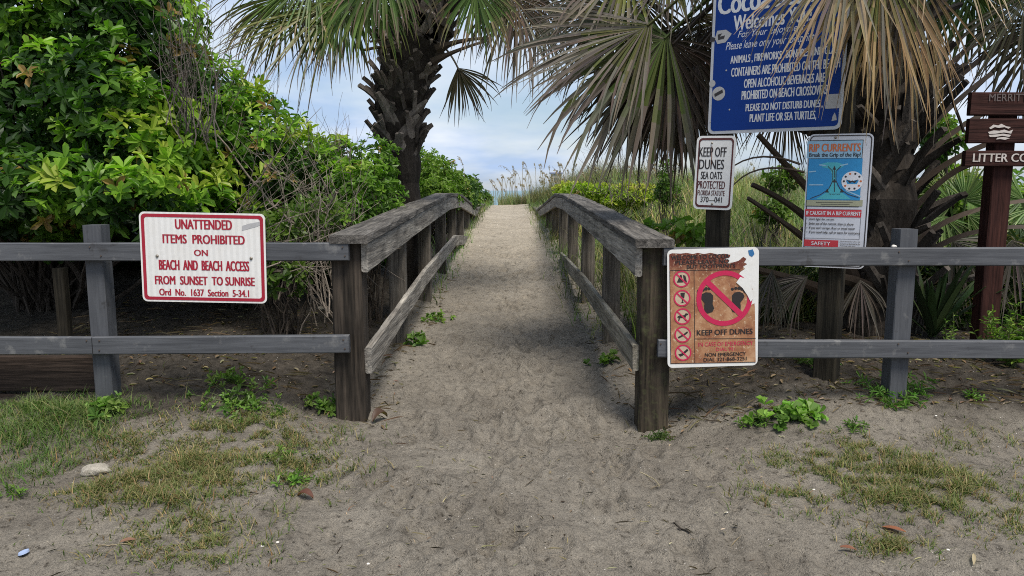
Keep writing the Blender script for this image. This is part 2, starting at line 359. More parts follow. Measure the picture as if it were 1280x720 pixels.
# ------------------------------------------------------------------ timber railings of the walkway
W_RAIL_Y = wood('weathered_rail_wood', 'y', (.34, .315, .275), (.165, .148, .128), .6)
W_CAP = wood('weathered_cap_wood', 'y', (.165, .152, .136), (.055, .05, .045), .9)
W_POST = wood('dark_post_wood', 'z', (.068, .054, .042), (.024, .02, .016), .7)
W_POST2 = wood('grey_post_wood', 'z', (.155, .136, .112), (.07, .061, .05), .6)
W_POSTD = wood('black_post_wood', 'z', (.042, .036, .026), (.018, .016, .012), .6)
W_POSTG = wood('mossy_post_wood', 'z', (.078, .061, .043), (.026, .022, .016), .7, stain=(.085, .09, .04))
W_RAILG = wood('mossy_rail_wood', 'y', (.30, .275, .225), (.145, .128, .10), .6, stain=(.13, .135, .07))
def railing(side, label, prof_top, prof_low, post_y, zbase, first_post_mat, low_mat, capend):
    s = side                                   # -1 left of the path, +1 right
    xin = {-1: lambda y: -.712+.0*y, 1: lambda y: np.interp(y, [3.6, 10.4, 16, 20], [.612, .612, .545, .47])}[s]
    root = thing('timber_railing', (xin(3.6)+s*.075, 3.68, zbase), label, 'railing', 'weathered railings along the sand path')
    top = np.array(prof_top); low = np.array(prof_low)
    ztop = lambda y: np.interp(y, top[:, 0], top[:, 1])
    for i, y in enumerate(post_y):
        big = i == 0; wd = .152 if big else .115
        x = xin(y)+s*(.034+wd/2); zt = ztop(y)-.045-(.004)
        zb = G(x, y)-.25; mb = MB()
        sweep(mb, [(x, y, zb), (x, y, zt)], (0, 1, 0), wd, .14 if big else .105, .007, .1, .0012)
        mb.build('post', first_post_mat if big else W_POST2, root)
    # side boards under the cap, one mesh per straight board
    k = [r for r in top]
    def board(name, m, pts, h, w_, mat_, off_z, xoff):
        mb = MB(); P = [np.array([xin(y)+s*xoff, y, z+off_z]) for y, z in pts]
        sweep(mb, P, (0, 0, 1), w_, h, .005, .15, .0013); return mb.build(name, mat_, root)
    segs = list(zip(k[:-1], k[1:]))
    for j, (a, b) in enumerate(segs):
        y0, y1 = a[0], b[0]; mid = (y0+y1)/2
        g = .0015
        board('fascia_board', None, [(y0+g, a[1]), (y1-g, b[1])], .142, .034, W_RAIL_Y, -.044-.073, .016)
        e0 = .05 if j == 0 else 0
        board('cap_board', None, [(y0+g-e0, a[1]), (y1-g, b[1])], .042, capend, W_CAP, -.021, capend/2-.012)
    lk = [r for r in low]
    for a, b in zip(lk[:-1], lk[1:]):
        board('rail', None, [(a[0]+.002, a[1]), (b[0]-.002, b[1])], .135, .036, low_mat, -.0675, .017)
    return root
railing(-1, 'grey weathered wooden railing along the left edge of the sand path, dark front post', [(3.6, .935), (5.9, 1.03), (8.5, 1.118), (10.3, 1.105), (15.2, .785), (19.5, .81)],
        [(3.63, .36), (6.1, .50), (9.3, .585), (14.6, .24)], [3.68, 5.12, 6.7, 8.25, 9.8, 11.35, 12.9, 14.45], 0, W_POST, W_RAIL_Y, .19)
railing(1, 'grey weathered wooden railing along the right edge of the sand path, mossy front post', [(3.6, .915), (6.2, 1.02), (8.9, 1.105), (10.5, 1.105), (16, .735), (20, .79)],
        [(3.63, .375), (6.4, .41), (9.3, .37)], [3.68, 5.14, 6.75, 8.45, 10.0, 11.6, 13.2, 14.8], -.06, W_POSTG, W_RAILG, .19)

# ------------------------------------------------------------------ grey painted fences
def paint(name, axis, c0, c1):
    m = mat(name, c0, .6, .3); t = m.node_tree
    tcn = N(t, 'ShaderNodeTexCoord'); mp = N(t, 'ShaderNodeMapping'); t.links.new(tcn.outputs['Object'], mp.inputs[0])
    sc = [1, 1, 1]; sc['xyz'.index(axis)] = .06; mp.inputs['Scale'].default_value = sc
    g = noise_node(t, mp.outputs[0], 60, 5, .65); sm = noise_node(t, tcn.outputs['Object'], 9, 5, .65); big = noise_node(t, tcn.outputs['Object'], 2, 3)
    c = ramp_node(t, g, [(.3, c1), (.6, c0)]); c = mixc(t, .8, c, ramp_node(t, big, [(.3, (.75, .75, .75)), (.7, (1.2, 1.2, 1.2))]), 'MULTIPLY')
    c = mixc(t, ramp_node(t, sm, [(.585, (0, 0, 0)), (.70, (.55, .55, .55))]), c, (.21, .205, .195))
    c = mixc(t, ramp_node(t, sm, [(.31, (.7, .7, .7)), (.39, (0, 0, 0))]), c, (.035, .033, .032))
    t.links.new(c, bsdf(m).inputs['Base Color']); t.links.new(bump(t, g, .45, .004), bsdf(m).inputs['Normal']); return m
PX, PZ = paint('grey_paint_rail', 'x', (.088, .091, .098), (.056, .058, .064)), paint('grey_paint_post', 'z', (.082, .085, .092), (.054, .056, .062))
def hboard(root, name, m, p0, p1, h, th, jit=.0008, ch=.005):
    mb = MB(); sweep(mb, [p0, p1], (0, 0, 1), th, h, ch, .2, jit); return mb.build(name, m, root)
RY = 3.575
def rail_between(root, name, m, pxa, ya, pxb, yb, hpx=22.5):
    a = U(pxa, ya, RY); b = U(pxb, yb, RY); h = .089
    return hboard(root, name, m, a, b, h, .038)
def fpost(root, pxt, pyt, pxb, name='post', w_=.089, Y=3.645, sl=.0):
    a = U(pxt, pyt, Y); x = a[0]; mb = MB()
    sweep(mb, [(x, Y, G(x, Y)-.3), (x, Y, a[2])], (0, 1, 0), w_, .089, .004, .15, .0008)
    mb.build(name, PZ, root)
fl = thing('rail_fence', U(118, 505, 3.6), 'grey painted two-rail fence carrying the white and red sign, left of the path', 'fence', 'grey painted rail fences')
fpost(fl, 120, 281, 138)
rail_between(fl, 'rail', PX, -330, 315, 436.5, 314.5)
rail_between(fl, 'rail', PX, -330, 431.5, 117.4, 431.5); rail_between(fl, 'rail', PX, 118.4, 431.5, 437, 429.5)
fpost(fl, -260, 281, -240)
fr = thing('rail_fence', U(1128, 490, 3.6), 'grey painted two-rail fence beside the peeling footprint sign, right of the path', 'fence', 'grey painted rail fences')
fpost(fr, 1131, 286, 1126)
rail_between(fr, 'rail', PX, 829, 320.5, 1600, 320.5); rail_between(fr, 'rail', PX, 822, 435, 1600, 438)
fpost(fr, 1530, 286, 1520)
def nails(root, spots, Y):
    for px, py in spots:
        c = U(px, py, Y); a = np.arange(8)*math.pi/4; q = np.stack([.0045*np.cos(a), 0*a, .0045*np.sin(a)], 1); mb = MB(); mb.add(np.concatenate([c+q, c+q*.8+np.array([0, -.0025, 0])]), [(k, (k+1) % 8, 8+(k+1) % 8, 8+k) for k in range(8)])
        mb.f.append(np.array([[8+k for k in range(8)]])); mb.c.append(np.array([[.5]*3])); mb.build('nail', M_NAIL, root)
M_NAIL = mat('nail_rust', (.11, .085, .07), .6, .4, .6)
nails(fl, ((112, 309), (126, 320), (108, 426), (124, 426), (124, 438), (429, 425), (431, 436), (428, 309), (431, 320)), RY-.0205)
nails(fr, ((1124, 315), (1136, 326), (1123, 430), (1135, 441), (826, 430)), RY-.0205)
mb = MB()
bw = thing('retaining_wall', U(60, 490, 3.73), 'low brown plank retaining wall behind the left fence', 'wall')
WB = wood('dark_plank_wood', 'x', (.060, .043, .034), (.03, .022, .018), .4)
hboard(bw, 'plank', WB, U(-300, 466, 3.715), U(131, 466.5, 3.715), .185, .04); hboard(bw, 'plank', WB, U(-300, 503, 3.717), U(130, 503.5, 3.717), .10, .04)
# nearly black post standing under the shrub
mb = MB(); p = U(75, 335, 4.3); sweep(mb, [(p[0], 4.3, G(p[0], 4.3)-.2), (p[0], 4.3, p[2])], (0, 1, 0), .06, .06, .004, .2, .001)
tag(mb.build('wooden_post', W_POSTD), 'short dark post in the shade under the big shrub, behind the left fence', 'post')

# ------------------------------------------------------------------ signs
_tc = {}
def text2d(s, bold=.0, shear=0.0, spacing=1.0):
    key = (s, bold, shear, spacing)
    if key in _tc: return _tc[key]
    cu = bpy.data.curves.new('t', 'FONT'); cu.body = s; cu.offset = bold; cu.shear = shear; cu.resolution_u = 3; cu.space_character = spacing
    ob = bpy.data.objects.new('t', cu); COL.objects.link(ob)
    dg = bpy.context.evaluated_depsgraph_get(); dg.update(); me = bpy.data.meshes.new_from_object(ob.evaluated_get(dg))
    me.calc_loop_triangles()
    v = np.array([x.co[:] for x in me.vertices])[:, :2]; f = np.array([tr.vertices[:] for tr in me.loop_triangles])
    COL.objects.unlink(ob); bpy.data.objects.remove(ob); bpy.data.curves.remove(cu); bpy.data.meshes.remove(me)
    _tc[key] = (v, f); return v, f
def rrect(u0, v0, u1, v1, r, n=6):
    pts = []
    for cx_, cy_, a0 in ((u1-r, v0+r, -90), (u1-r, v1-r, 0), (u0+r, v1-r, 90), (u0+r, v0+r, 180)):
        for k in range(n+1):
            a = math.radians(a0+90*k/n); pts.append((cx_+r*math.cos(a), cy_+r*math.sin(a)))
    return np.array(pts)
class Sign:
    def __init__(s, bl, br, h):
        s.o = np.asarray(bl, float); d = np.asarray(br, float)-s.o; s.w = np.linalg.norm(d); s.ex = d/s.w
        up = np.array([0, 0, 1.]); s.n = unit(np.cross(s.ex, up)); s.ey = unit(np.cross(s.n, s.ex)); s.h = h; s.layers = {}
    def at(s, uv, z=0): uv = np.asarray(uv, float).reshape(-1, 2); return s.o+uv[:, :1]*s.ex+uv[:, 1:]*s.ey+s.n*z
    def loc(s, px, py):
        d = ray(px, py); c = np.array([0, 0, ZC]); t = ((s.o-c)@s.n)/(d@s.n); p = c+d*t-s.o; return np.array([p@s.ex, p@s.ey])
    def L(s, key):
        if key not in s.layers: s.layers[key] = MB()
        return s.layers[key]
    def poly(s, key, uv, z, col=None):
        uv = np.asarray(uv, float); tri = tessellate_polygon([[Vector((a, b, 0)) for a, b in uv]])
        tri = np.array([list(x) for x in tri]); a, b, c = uv[tri[:, 0]], uv[tri[:, 1]], uv[tri[:, 2]]
        fl = ((b-a)[:, 0]*(c-a)[:, 1]-(b-a)[:, 1]*(c-a)[:, 0]) < 0; tri[fl] = tri[fl][:, ::-1]
        s.L(key).add(s.at(uv, z), tri, col)
    def ring(s, key, outer, inner, z, col=None):
        n = len(outer); V = np.concatenate([s.at(outer, z), s.at(inner, z)])
        s.L(key).add(V, [(k, (k+1) % n, n+(k+1) % n, n+k) for k in range(n)], col)
    def plate(s, key, r, th=.003):
        pts = rrect(0, 0, s.w, s.h, r); n = len(pts); f = s.at(pts, 0); b = s.at(pts, -th)
        s.L(key).add(np.concatenate([f, b]), [(k, n+k, n+(k+1) % n, (k+1) % n) for k in range(n)])
        mb = s.L(key); n0 = mb.n-2*n
        mb.f.append(np.array([[n0+k for k in range(n)]])); mb.c.append(np.array([[.5]*3])); mb.f.append(np.array([[n0+n+k for k in range(n-1, -1, -1)]])); mb.c.append(np.array([[.5]*3]))
    def text(s, key, t, u0, u1, v0, v1, z=.0012, bold=.0, shear=0, rot=0, spacing=1.0, col=None):
        v, f = text2d(t, 0, shear, spacing); mn, mxx = v.min(0), v.max(0)
        q = (v-mn)/(mxx-mn)*np.array([u1-u0, v1-v0])+np.array([u0, v0])
        if rot:
            c = q.mean(0); a = math.radians(rot); R = np.array([[math.cos(a), -math.sin(a)], [math.sin(a), math.cos(a)]]); q = (q-c)@R.T+c
        hb = bold*(v1-v0)*1.15                       # heavier strokes: three shifted layers a hair apart
        for k, dx in enumerate((0, -hb, hb) if bold > 0 else (0,)): s.L(key).add(s.at(q+np.array([dx, 0]), z+k*.0002), f, col)
    def ptext(s, key, t, px0, px1, pyt, pyb, **k):
        a = s.loc(px0, pyb); b = s.loc(px1, pyt); c = s.loc(px0, pyt); d = s.loc(px1, pyb)
        va = (a[1]+d[1])/2; vb = (b[1]+c[1])/2; s.text(key, t, a[0], b[0], va, vb, **k)
    def disc(s, key, c, r, z, n=20, rx=1.0, col=None, rot=0):
        a = np.arange(n)*2*math.pi/n; q = np.stack([r*rx*np.cos(a), r*np.sin(a)], 1); R = np.array([[math.cos(rot), -math.sin(rot)], [math.sin(rot), math.cos(rot)]])
        s.poly(key, q@R.T+np.asarray(c), z, col)
    def circ(s, key, c, r0, r1, z, n=36):
        a = np.arange(n)*2*math.pi/n; e = np.stack([np.cos(a), np.sin(a)], 1); s.ring(key, np.asarray(c)+r1*e, np.asarray(c)+r0*e, z)
    def bar(s, key, a, b, wd, z, col=None):
        a = np.asarray(a, float); b = np.asarray(b, float); d = (b-a)/np.linalg.norm(b-a); n = np.array([-d[1], d[0]])*wd/2
        s.poly(key, [a-n, b-n, b+n, a+n], z, col)
    def bolt(s, root, c, r=.008, m=None):
        mb = MB(); n = 10; a = np.arange(n)*2*math.pi/n; e = np.stack([np.cos(a), np.sin(a)], 1); c = np.asarray(c)
        V = np.concatenate([s.at(c+r*e, .001), s.at(c+r*.85*e, .004), s.at(c+r*.4*e, .006)])
        F = [(i*n+k, i*n+(k+1) % n, (i+1)*n+(k+1) % n, (i+1)*n+k) for i in range(2) for k in range(n)]
        mb.add(V, F); mb.f.append(np.array([[2*n+k for k in range(n)]])); mb.c.append(np.array([[.5]*3])); mb.build('bolt', m or M_BOLT, root)
    def done(s, root, spec):
        for key, (name, m) in spec.items():
            if key in s.layers: s.layers[key].build(name, m, root)
def signpaint(name, c, dirt=.25, rough=.5, tint=(.45, .40, .33), lines=0):
    m = mat(name, c, rough, .4); t = m.node_tree; tcn = N(t, 'ShaderNodeTexCoord'); n = noise_node(t, tcn.outputs['Object'], 7, 6, .7); n2 = noise_node(t, tcn.outputs['Object'], 60, 3, .7)
    k = tuple(c[i]*tint[i]*1.6 for i in range(3))
    cc = mixc(t, ramp_node(t, n, [(.4, (0, 0, 0)), (.8, (dirt,)*3)]), c, k)
    cc = mixc(t, dirt, cc, ramp_node(t, n2, [(.3, (.8, .8, .8)), (.7, (1.1, 1.1, 1.1))]), 'MULTIPLY')
    if lines:
        wv = N(t, 'ShaderNodeTexWave', bands_direction='X'); wv.inputs['Scale'].default_value = lines; wv.inputs['Distortion'].default_value = .15; t.links.new(tcn.outputs['Object'], wv.inputs['Vector'])
        cc = mixc(t, .45, cc, ramp_node(t, wv.outputs[0], [(.3, (.86, .86, .86)), (.7, (1.04, 1.04, 1.04))]), 'MULTIPLY')
    t.links.new(cc, bsdf(m).inputs['Base Color']); return m
M_BOLT = mat('bolt_metal', (.25, .22, .18), .5, .5, .8)
M_WHITE = signpaint('sign_white', (.72, .71, .68), .3); M_WLINE = signpaint('sign_white_lined', (.72, .705, .675), .3, lines=11)
M_RED = signpaint('sign_red', (.33, .012, .03), .3); M_BLACK = signpaint('sign_black', (.025, .02, .02), .2); M_MAROON = signpaint('sign_maroon', (.085, .02, .018), .4)
M_BLUE = signpaint('sign_blue', (.006, .034, .190), .12); bsdf(M_BLUE).inputs['Specular IOR Level'].default_value = .12; M_LETTER = signpaint('letter_white', (.60, .60, .60), .35); M_DIRTY = signpaint('bird_dropping', (.38, .37, .36), .3)

# white and red sign hung on the left fence
s = Sign(U(178.6, 376.5, 3.545), U(333.8, 379.5, 3.545), .438)
root = thing('prohibition_sign', s.at([(s.w/2, 0)])[0], 'white sign with red border and red lettering about unattended items, on the left fence', 'sign')
s.plate('p', .025); i = .009; wb = .0155
s.ring('r', rrect(i, i, s.w-i, s.h-i, .02), rrect(i+wb, i+wb, s.w-i-wb, s.h-i-wb, .013), .0012)
for t_, a, b, y0, y1 in (('UNATTENDED', 219.5, 289.5, 274, 286.5), ('ITEMS  PROHIBITED', 204, 305.5, 293, 304.5), ('ON', 243, 259.5, 311.5, 319.5), ('BEACH  AND  BEACH  ACCESS', 199.5, 311, 325, 337.8),
                         ('FROM  SUNSET  TO SUNRISE', 194.5, 318, 345, 356), ('Ord  No.  1637  Section  5-34.1', 199.7, 311, 361, 369.8)):
    s.ptext('r', t_, a, b, y0+.6, y1+.3, bold=.040)
c = s.loc(314, 283); q = np.array([(-.046, -.022), (.03, .0), (.05, .012), (.045, .024), (-.01, .013), (-.043, .002)])
s.poly('g', c+q, .001)
s.done(root, {'p': ('panel', M_WLINE), 'r': ('lettering', M_RED), 'g': ('tape_scrap', signpaint('faded_tape', (.42, .42, .43), .6))})
for px, py in ((196.5, 320), (314, 323)): s.bolt(root, s.loc(px, py))

# peeling footprint sign on the right fence
s = Sign(U(834.5, 460, 3.545), U(947, 456.5, 3.545), .588)
root = thing('dune_sign', s.at([(s.w/2, 0)])[0], 'peeling brown sign with two black footprints in a red ring, on the right fence', 'sign')
s.plate('p', .026)
P = lambda *a: np.array([s.loc(x, y) for x, y in a])
pe = [(838, 455), (836.5, 318), (840, 316.5), (851, 317), (858, 316), (866, 317.5), (872, 316), (880, 317.5), (888, 316), (897, 318), (905, 317), (913, 318.5), (912, 321.5), (905, 324), (912, 325.5), (908, 329), (916, 328), (923, 326), (929, 321), (933, 323.5),
      (930, 328), (934, 330), (929, 333), (931, 336), (925, 340), (923, 345), (926, 348), (923, 351), (929, 355), (934, 358), (941, 361), (938, 366), (941, 371), (937, 377), (939, 381), (943, 379), (943.5, 384), (944.5, 453)]
s.poly('b', P(*pe), .0008)
rust = mat('peeled_sign_face', (.3, .15, .08), .85, .15); t = rust.node_tree; tcn = N(t, 'ShaderNodeTexCoord'); ob = tcn.outputs['Object']
n = noise_node(t, ob, 9, 6, .7); n2 = noise_node(t, ob, 55, 4, .75); n3 = noise_node(t, ob, 22, 6, .8)
sepz = N(t, 'ShaderNodeSeparateXYZ'); t.links.new(ob, sepz.inputs[0]); hz = M(t, 'DIVIDE', sepz.outputs[2], .588)
c = ramp_node(t, n, [(.32, (.19, .065, .038)), (.50, (.34, .165, .085)), (.72, (.50, .31, .18))])
c = mixc(t, ramp_node(t, M(t, 'ADD', hz, M(t, 'MULTIPLY', n3, .25)), [(.88, (0, 0, 0)), (1.02, (.85, .85, .85))]), c, (.11, .025, .022))
c = mixc(t, ramp_node(t, n2, [(.57, (0, 0, 0)), (.68, (.8, .8, .8))]), c, (.60, .48, .33)); c = mixc(t, ramp_node(t, n3, [(.3, (.6, .6, .6)), (.42, (0, 0, 0))]), c, (.15, .06, .035))
t.links.new(c, bsdf(rust).inputs['Base Color']); t.links.new(bump(t, n2, .3, .002), bsdf(rust).inputs['Normal'])
mk = s.loc
for t_, a, b, y0, y1 in (('WELCOME TO COCOA', 839, 911, 318.2, 323.6), ('PLEASE LEAVE NO', 844.5, 911, 324.5, 329.7), ('BUT FOOTPRINTS', 858.5, 919, 330.3, 335), ('KEEP OFF DUNES', 871, 940.5, 411.5, 418.2), ('NON EMERGENCY', 881, 932, 440.5, 445), ('DIAL 321-868-3251', 879.5, 933, 446.5, 451)):
    s.ptext('k', t_, a, b, y0, y1, z=.002, bold=.03)
for t_, a, b, y0, y1 in (('IN CASE OF EMERGENCY', 873, 941, 427, 432.2), ('DIAL 911', 895, 919, 434, 438.5)): s.ptext('r', t_, a, b, y0, y1, z=.002, bold=.0)
for a, b in (((838, 338), (925, 337)), ((867.5, 338), (868.5, 454)), ((868.5, 423.5), (944.5, 423)), ((837.2, 338), (838.4, 454)), ((838, 454.3), (944, 452.5))): s.bar('k', mk(*a), mk(*b), .0028, .0018)
def prohib(c, r, wd, key='r', z=.0022, sl=1):
    s.circ(key, c, r-wd, r, z); d = (r-wd*.5)*.7071; s.bar(key, np.asarray(c)+(-d, d*sl), np.asarray(c)+(d, -d*sl), wd*.95, z+.0004)
cs = [mk(x, y) for x, y in ((852, 348.7), (852.5, 372.6), (853, 395.5), (853.3, 418), (853.8, 440.7))]
for c in cs: s.disc('d', c, .037, .0014, 24); prohib(c, .041, .007, z=.0026)
c = cs[0]; s.poly('k', c+np.array([(-.024, -.017), (-.008, .02), (.0, .02), (.006, -.017)]), .0021); s.poly('k', c+np.array([(.006, .02), (.018, .016), (.026, -.017), (.012, -.017)]), .0021)
c = cs[1]; s.poly('k', c+np.array([(-.006, .002), (-.008, .027), (.014, .027), (.011, .002), (.004, -.004), (.004, -.02), (.012, -.024), (-.010, -.024), (-.001, -.02), (-.001, -.004)]), .0021)
c = cs[2]; s.poly('k', c+np.array([(-.026, -.004), (-.023, .002), (-.012, .006), (.008, .006), (.016, .016), (.028, .013), (.028, .007), (.019, .004), (.015, -.006), (.017, -.023), (.012, -.023), (.008, -.008), (-.012, -.008), (-.016, -.023), (-.021, -.023), (-.019, -.006)]), .0021)
c = cs[3]; s.poly('k', c+np.array([(-.024, -.012), (.004, .002), (.022, .016), (.026, .008), (.008, -.006), (-.02, -.02)]), .0021)
c = cs[4]; s.poly('k', c+np.array([(-.024, -.008), (-.006, -.003), (.012, .012), (.02, .02), (.026, .01), (.012, -.002), (.0, -.014), (-.014, -.02)]), .0021)
bc = mk(905.3, 372.8)
s.circ('r', bc, .113, .137, .0022, 60); s.bar('r', bc+(-.088, .088), bc+(.088, -.088), .026, .0028)
def foot(c, mir, rot):
    q = np.array([(-.012, -.052), (.010, -.055), (.022, -.040), (.020, -.020), (.016, -.004), (.024, .010), (.030, .026), (.022, .040), (.004, .046), (-.016, .040), (-.026, .024), (-.022, .004), (-.018, -.016), (-.022, -.036)])
    R = np.array([[math.cos(rot), -math.sin(rot)], [math.sin(rot), math.cos(rot)]])
    f = lambda a: (np.asarray(a)*(mir*1.12, 1.05))@R.T+c
    s.poly('k', f(q), .002)
    for x, y, r in ((-.028, .054, .0075), (-.014, .060, .0075), (.0, .062, .0082), (.014, .060, .0088), (.031, .054, .013)): s.disc('k', f((x, y)), r, .002, 12)
foot(mk(885, 377), -1, .15); foot(mk(921, 376.5), 1, -.15)
peel = [(925, 346), (937, 350), (942, 372), (938, 377), (934, 369), (928, 360), (920, 353)]
s.poly('w', P(*peel), .0042)
s.poly('u', P((935, 313), (941, 311.5), (943, 317.5), (940, 321), (936.5, 319)), .0015)
M_PINK = signpaint('faded_red', (.50, .016, .075), .4)
s.done(root, {'p': ('panel', M_WHITE), 'b': ('printed_face', rust), 'k': ('lettering', M_BLACK), 'r': ('prohibition_ring', M_PINK), 'd': ('symbol_disc', signpaint('symbol_ground', (.50, .38, .27), .5)), 'w': ('peeled_patch', M_WHITE), 'u': ('blue_sticker', signpaint('sticker_blue', (.03, .14, .32), .5))})

# big blue welcome board on two posts
bl = U(884.5, 168, 4.25); br = U(1051.5, 161.5, 3.80)
s = Sign(bl, br, 1.12); pA = s.at([(.055, 0)], -.06)[0]; pB = s.at([(s.w-.02, 0)], -.06)[0]
root = thing('welcome_sign', (pA+pB)/2*np.array([1, 1, 0]), 'big blue board with white lettering on two dark posts, half covered by palm leaves', 'sign')
for p in (pA, pB):
    mb = MB(); sweep(mb, [(p[0], p[1], G(p[0], p[1])-.3), (p[0], p[1], p[2]+1.0)], s.n, .115, .095, .006, .2, .001); mb.build('post', W_POSTD, root)
s.plate('f', .035, .004); i = .017; s.poly('p', rrect(i, i, s.w-i, s.h-i, .022), .001)
def line(t_, pxa, pya, pxb, pyb, hpx, **k):       # baseline ends and letter height in photo pixels
    a = s.loc(pxa, pya); b = s.loc(pxb, pyb); h = abs(s.loc(pxa, pya-hpx)[1]-a[1]); v = (a[1]+b[1])/2; s.text('t', t_, a[0], b[0], v-h/2+h/2, v+h, **k)
line('Cocoa Beach', 898, 17.5, 1030, 2, 27, bold=.035); line('Welcomes You!', 917, 38, 1014, 27, 19, bold=.025)
line('For Your Enjoyment', 922, 50, 1006, 40, 11, shear=.35); line('Please leave only your footprints', 907, 66.5, 1021, 53, 13, shear=.35)
line('ANIMALS , FIREWORKS , BONFIRES AND GLASS', 913, 83, 1050, 66, 11, bold=.022); line('CONTAINERS ARE PROHIBITED ON THE BEACH', 914, 97.5, 1050, 83, 11, bold=.022)
line('OPEN ALCOHOLIC BEVERAGES ARE', 930, 111.5, 1031, 101, 11, bold=.022); line('PROHIBITED ON BEACH CROSSOVERS', 927, 126.5, 1034, 116, 11, bold=.022)
line('PLEASE DO NOT DISTURB DUNES ,', 932, 142, 1028, 134, 10.5, bold=.022); line('PLANT LIFE OR SEA TURTLES,', 937, 155.5, 1020, 149, 11.5, bold=.022)
c = s.loc(900, 46); k = s.w/170
s.poly('s', c+k*np.array([(-14, -3), (-6, 1), (-4, 8), (8, 8), (16, 2), (14, -1), (8, -8), (-3, -9), (-6, -3)]), .002); s.poly('n', c+k*np.array([(-13, -5), (-7, -5), (-6, -1), (-13, 2)]), .0028); s.poly('n', c+k*np.array([(-2, -4), (6, -3), (7, 1), (0, 0), (3, 4), (-3, 3)]), .0028)
c = s.loc(898.5, 117); s.disc('s', c, k*9, .002, 18); s.poly('n', c+k*np.array([(-5, -4), (6, 1), (5, 5), (-6, 0)]), .003); s.disc('s', s.loc(890.5, 104.5), k*4.5, .002, 14)
c = s.loc(1042, 126); s.poly('s', c+k*np.array([(-9, -9), (8, -9), (8, 8), (-9, 8)]), .002); s.poly('s', s.loc(1043, 147)+k*np.array([(-3, -4), (3, -3), (2, 2), (0, 6), (-2, 2)]), .002)
for px, py in ((908, 88), (912, 137), (888, 152), (1030, 60)): s.disc('s', s.loc(px, py), k*1.2, .002, 6)
s.done(root, {'f': ('panel', signpaint('sign_frame', (.45, .46, .48), .4)), 'p': ('printed_face', M_BLUE), 't': ('lettering', M_LETTER), 's': ('sticker', M_DIRTY), 'n': ('sticker_print', M_BLACK)})

# white keep-off sign on the left post of the blue board
Yk = pA[1]-.075
bl = U(866, 261, Yk+.05); br = U(914.5, 263, Yk-.06); s = Sign(bl, br, .412)
root = thing('dune_notice', s.at([(s.w/2, 0)])[0], 'small white sign with dark lettering asking to keep off dunes, under the blue board', 'sign')
s.plate('p', .028); i = .012; wb = .012; s.ring('m', rrect(i, i, s.w-i, s.h-i, .022), rrect(i+wb*.7, i+wb, s.w-i-wb*.7, s.h-i-wb, .016), .0012)
for t_, a, b, y0, y1, key in (('KEEP OFF', 874, 908.5, 184, 196, 'k'), ('DUNES', 873.8, 905.5, 199.3, 211.5, 'k'), ('SEA OATS', 876, 903, 214.5, 224, 'k'), ('PROTECTED', 871.8, 906.5, 226.3, 236, 'm'), ('FLORIDA STATUTE', 872, 906, 238, 244.5, 'm'), ('370—041', 875.5, 902.5, 246, 253, 'k')):
    s.ptext(key, t_, a, b, y0, y1, bold=.018)
s.bar('u', s.loc(890, 182), s.loc(889.5, 206), .004, .0016)
s.done(root, {'p': ('panel', M_WHITE), 'm': ('border', M_MAROON), 'k': ('lettering', M_BLACK), 'u': ('rust_streak', mat('rust_streak', (.22, .10, .06), .9))})
for py in (179, 255): s.bolt(root, s.loc(890, py), .006)

# rip current sign on the right post of the blue board
Yr = pB[1]-.08
bl = U(1001, 333, Yr+.06); br = U(1080.5, 336.5, Yr-.055); s = Sign(bl, br, .70); s.h = s.loc(1005, 168)[1]
root = thing('safety_sign', s.at([(s.w/2, 0)])[0], 'tall white sign with a blue rip current picture, behind the right fence', 'sign')
s.plate('p', .028); i = .007; s.ring('k', rrect(i, i, s.w-i, s.h-i, .024), rrect(i+.005, i+.005, s.w-i-.005, s.h-i-.005, .020), .0012)
def prect(key, x0, y0, x1, y1, z, r=.001):
    a = s.loc(x0, y1); b = s.loc(x1, y0); s.poly(key, rrect(a[0], a[1], b[0], b[1], r, 2), z)
prect('k', 1007, 174.5, 1079.5, 258, .0011); prect('l', 1008, 175.5, 1078.5, 198, .0016); prect('b', 1008, 198, 1078.5, 250, .0016); prect('y', 1008, 250, 1078.5, 257, .0016)
s.ptext('o', 'RIP CURRENTS', 1011.5, 1076, 179.5, 189.5, z=.0022, bold=.035); s.ptext('k', 'Break the Grip of the Rip!', 1011.5, 1076, 190.8, 197.6, z=.0022, bold=.022)
# picture: channel, surf, arrows, round badge
def wob(pts): return P2(pts)
P2 = lambda pts: np.array([s.loc(x, y) for x, y in pts])
s.poly('c', P2([(1026, 205), (1034, 203), (1047, 203), (1056, 206), (1053, 209), (1047, 211), (1045, 218), (1046, 232), (1053, 241), (1064, 249), (1020, 249), (1032, 241), (1039, 232), (1040, 218), (1037, 211), (1028, 209)]), .002)
for x0, y0, x1, y1 in ((1011, 231, 1029, 231), (1024, 206, 1033, 207), (1050, 207, 1060, 205), (1057, 238, 1076, 246), (1011, 215, 1020, 214)): s.bar('l', s.loc(x0, y0), s.loc(x1, y1), .006, .0024)
for pts in ([(1013, 248), (1026, 243), (1036, 236), (1041, 226), (1041, 214), (1035, 208)], [(1073, 247), (1060, 243), (1050, 236), (1045, 226), (1045, 214), (1051, 208)], [(1043, 240), (1043, 226)], [(1043, 222), (1043, 210)]):
    for a, b in zip(pts[:-1], pts[1:]): s.bar('k', s.loc(*a), s.loc(*b), .0035, .0026)
for x, y in ((1043, 225), (1043, 209), (1034, 237.5), (1052, 237.5)): s.poly('k', P2([(x-2.2, y+3), (x+2.2, y+3), (x, y-2)]), .0028)
s.ptext('k', 'rip current', 1036, 1050, 241.5, 244, z=.0026); s.bar('k', s.loc(1020, 253), s.loc(1066, 253.3), .002, .0022); s.bar('k', s.loc(1026, 255.3), s.loc(1062, 255.5), .002, .0022)
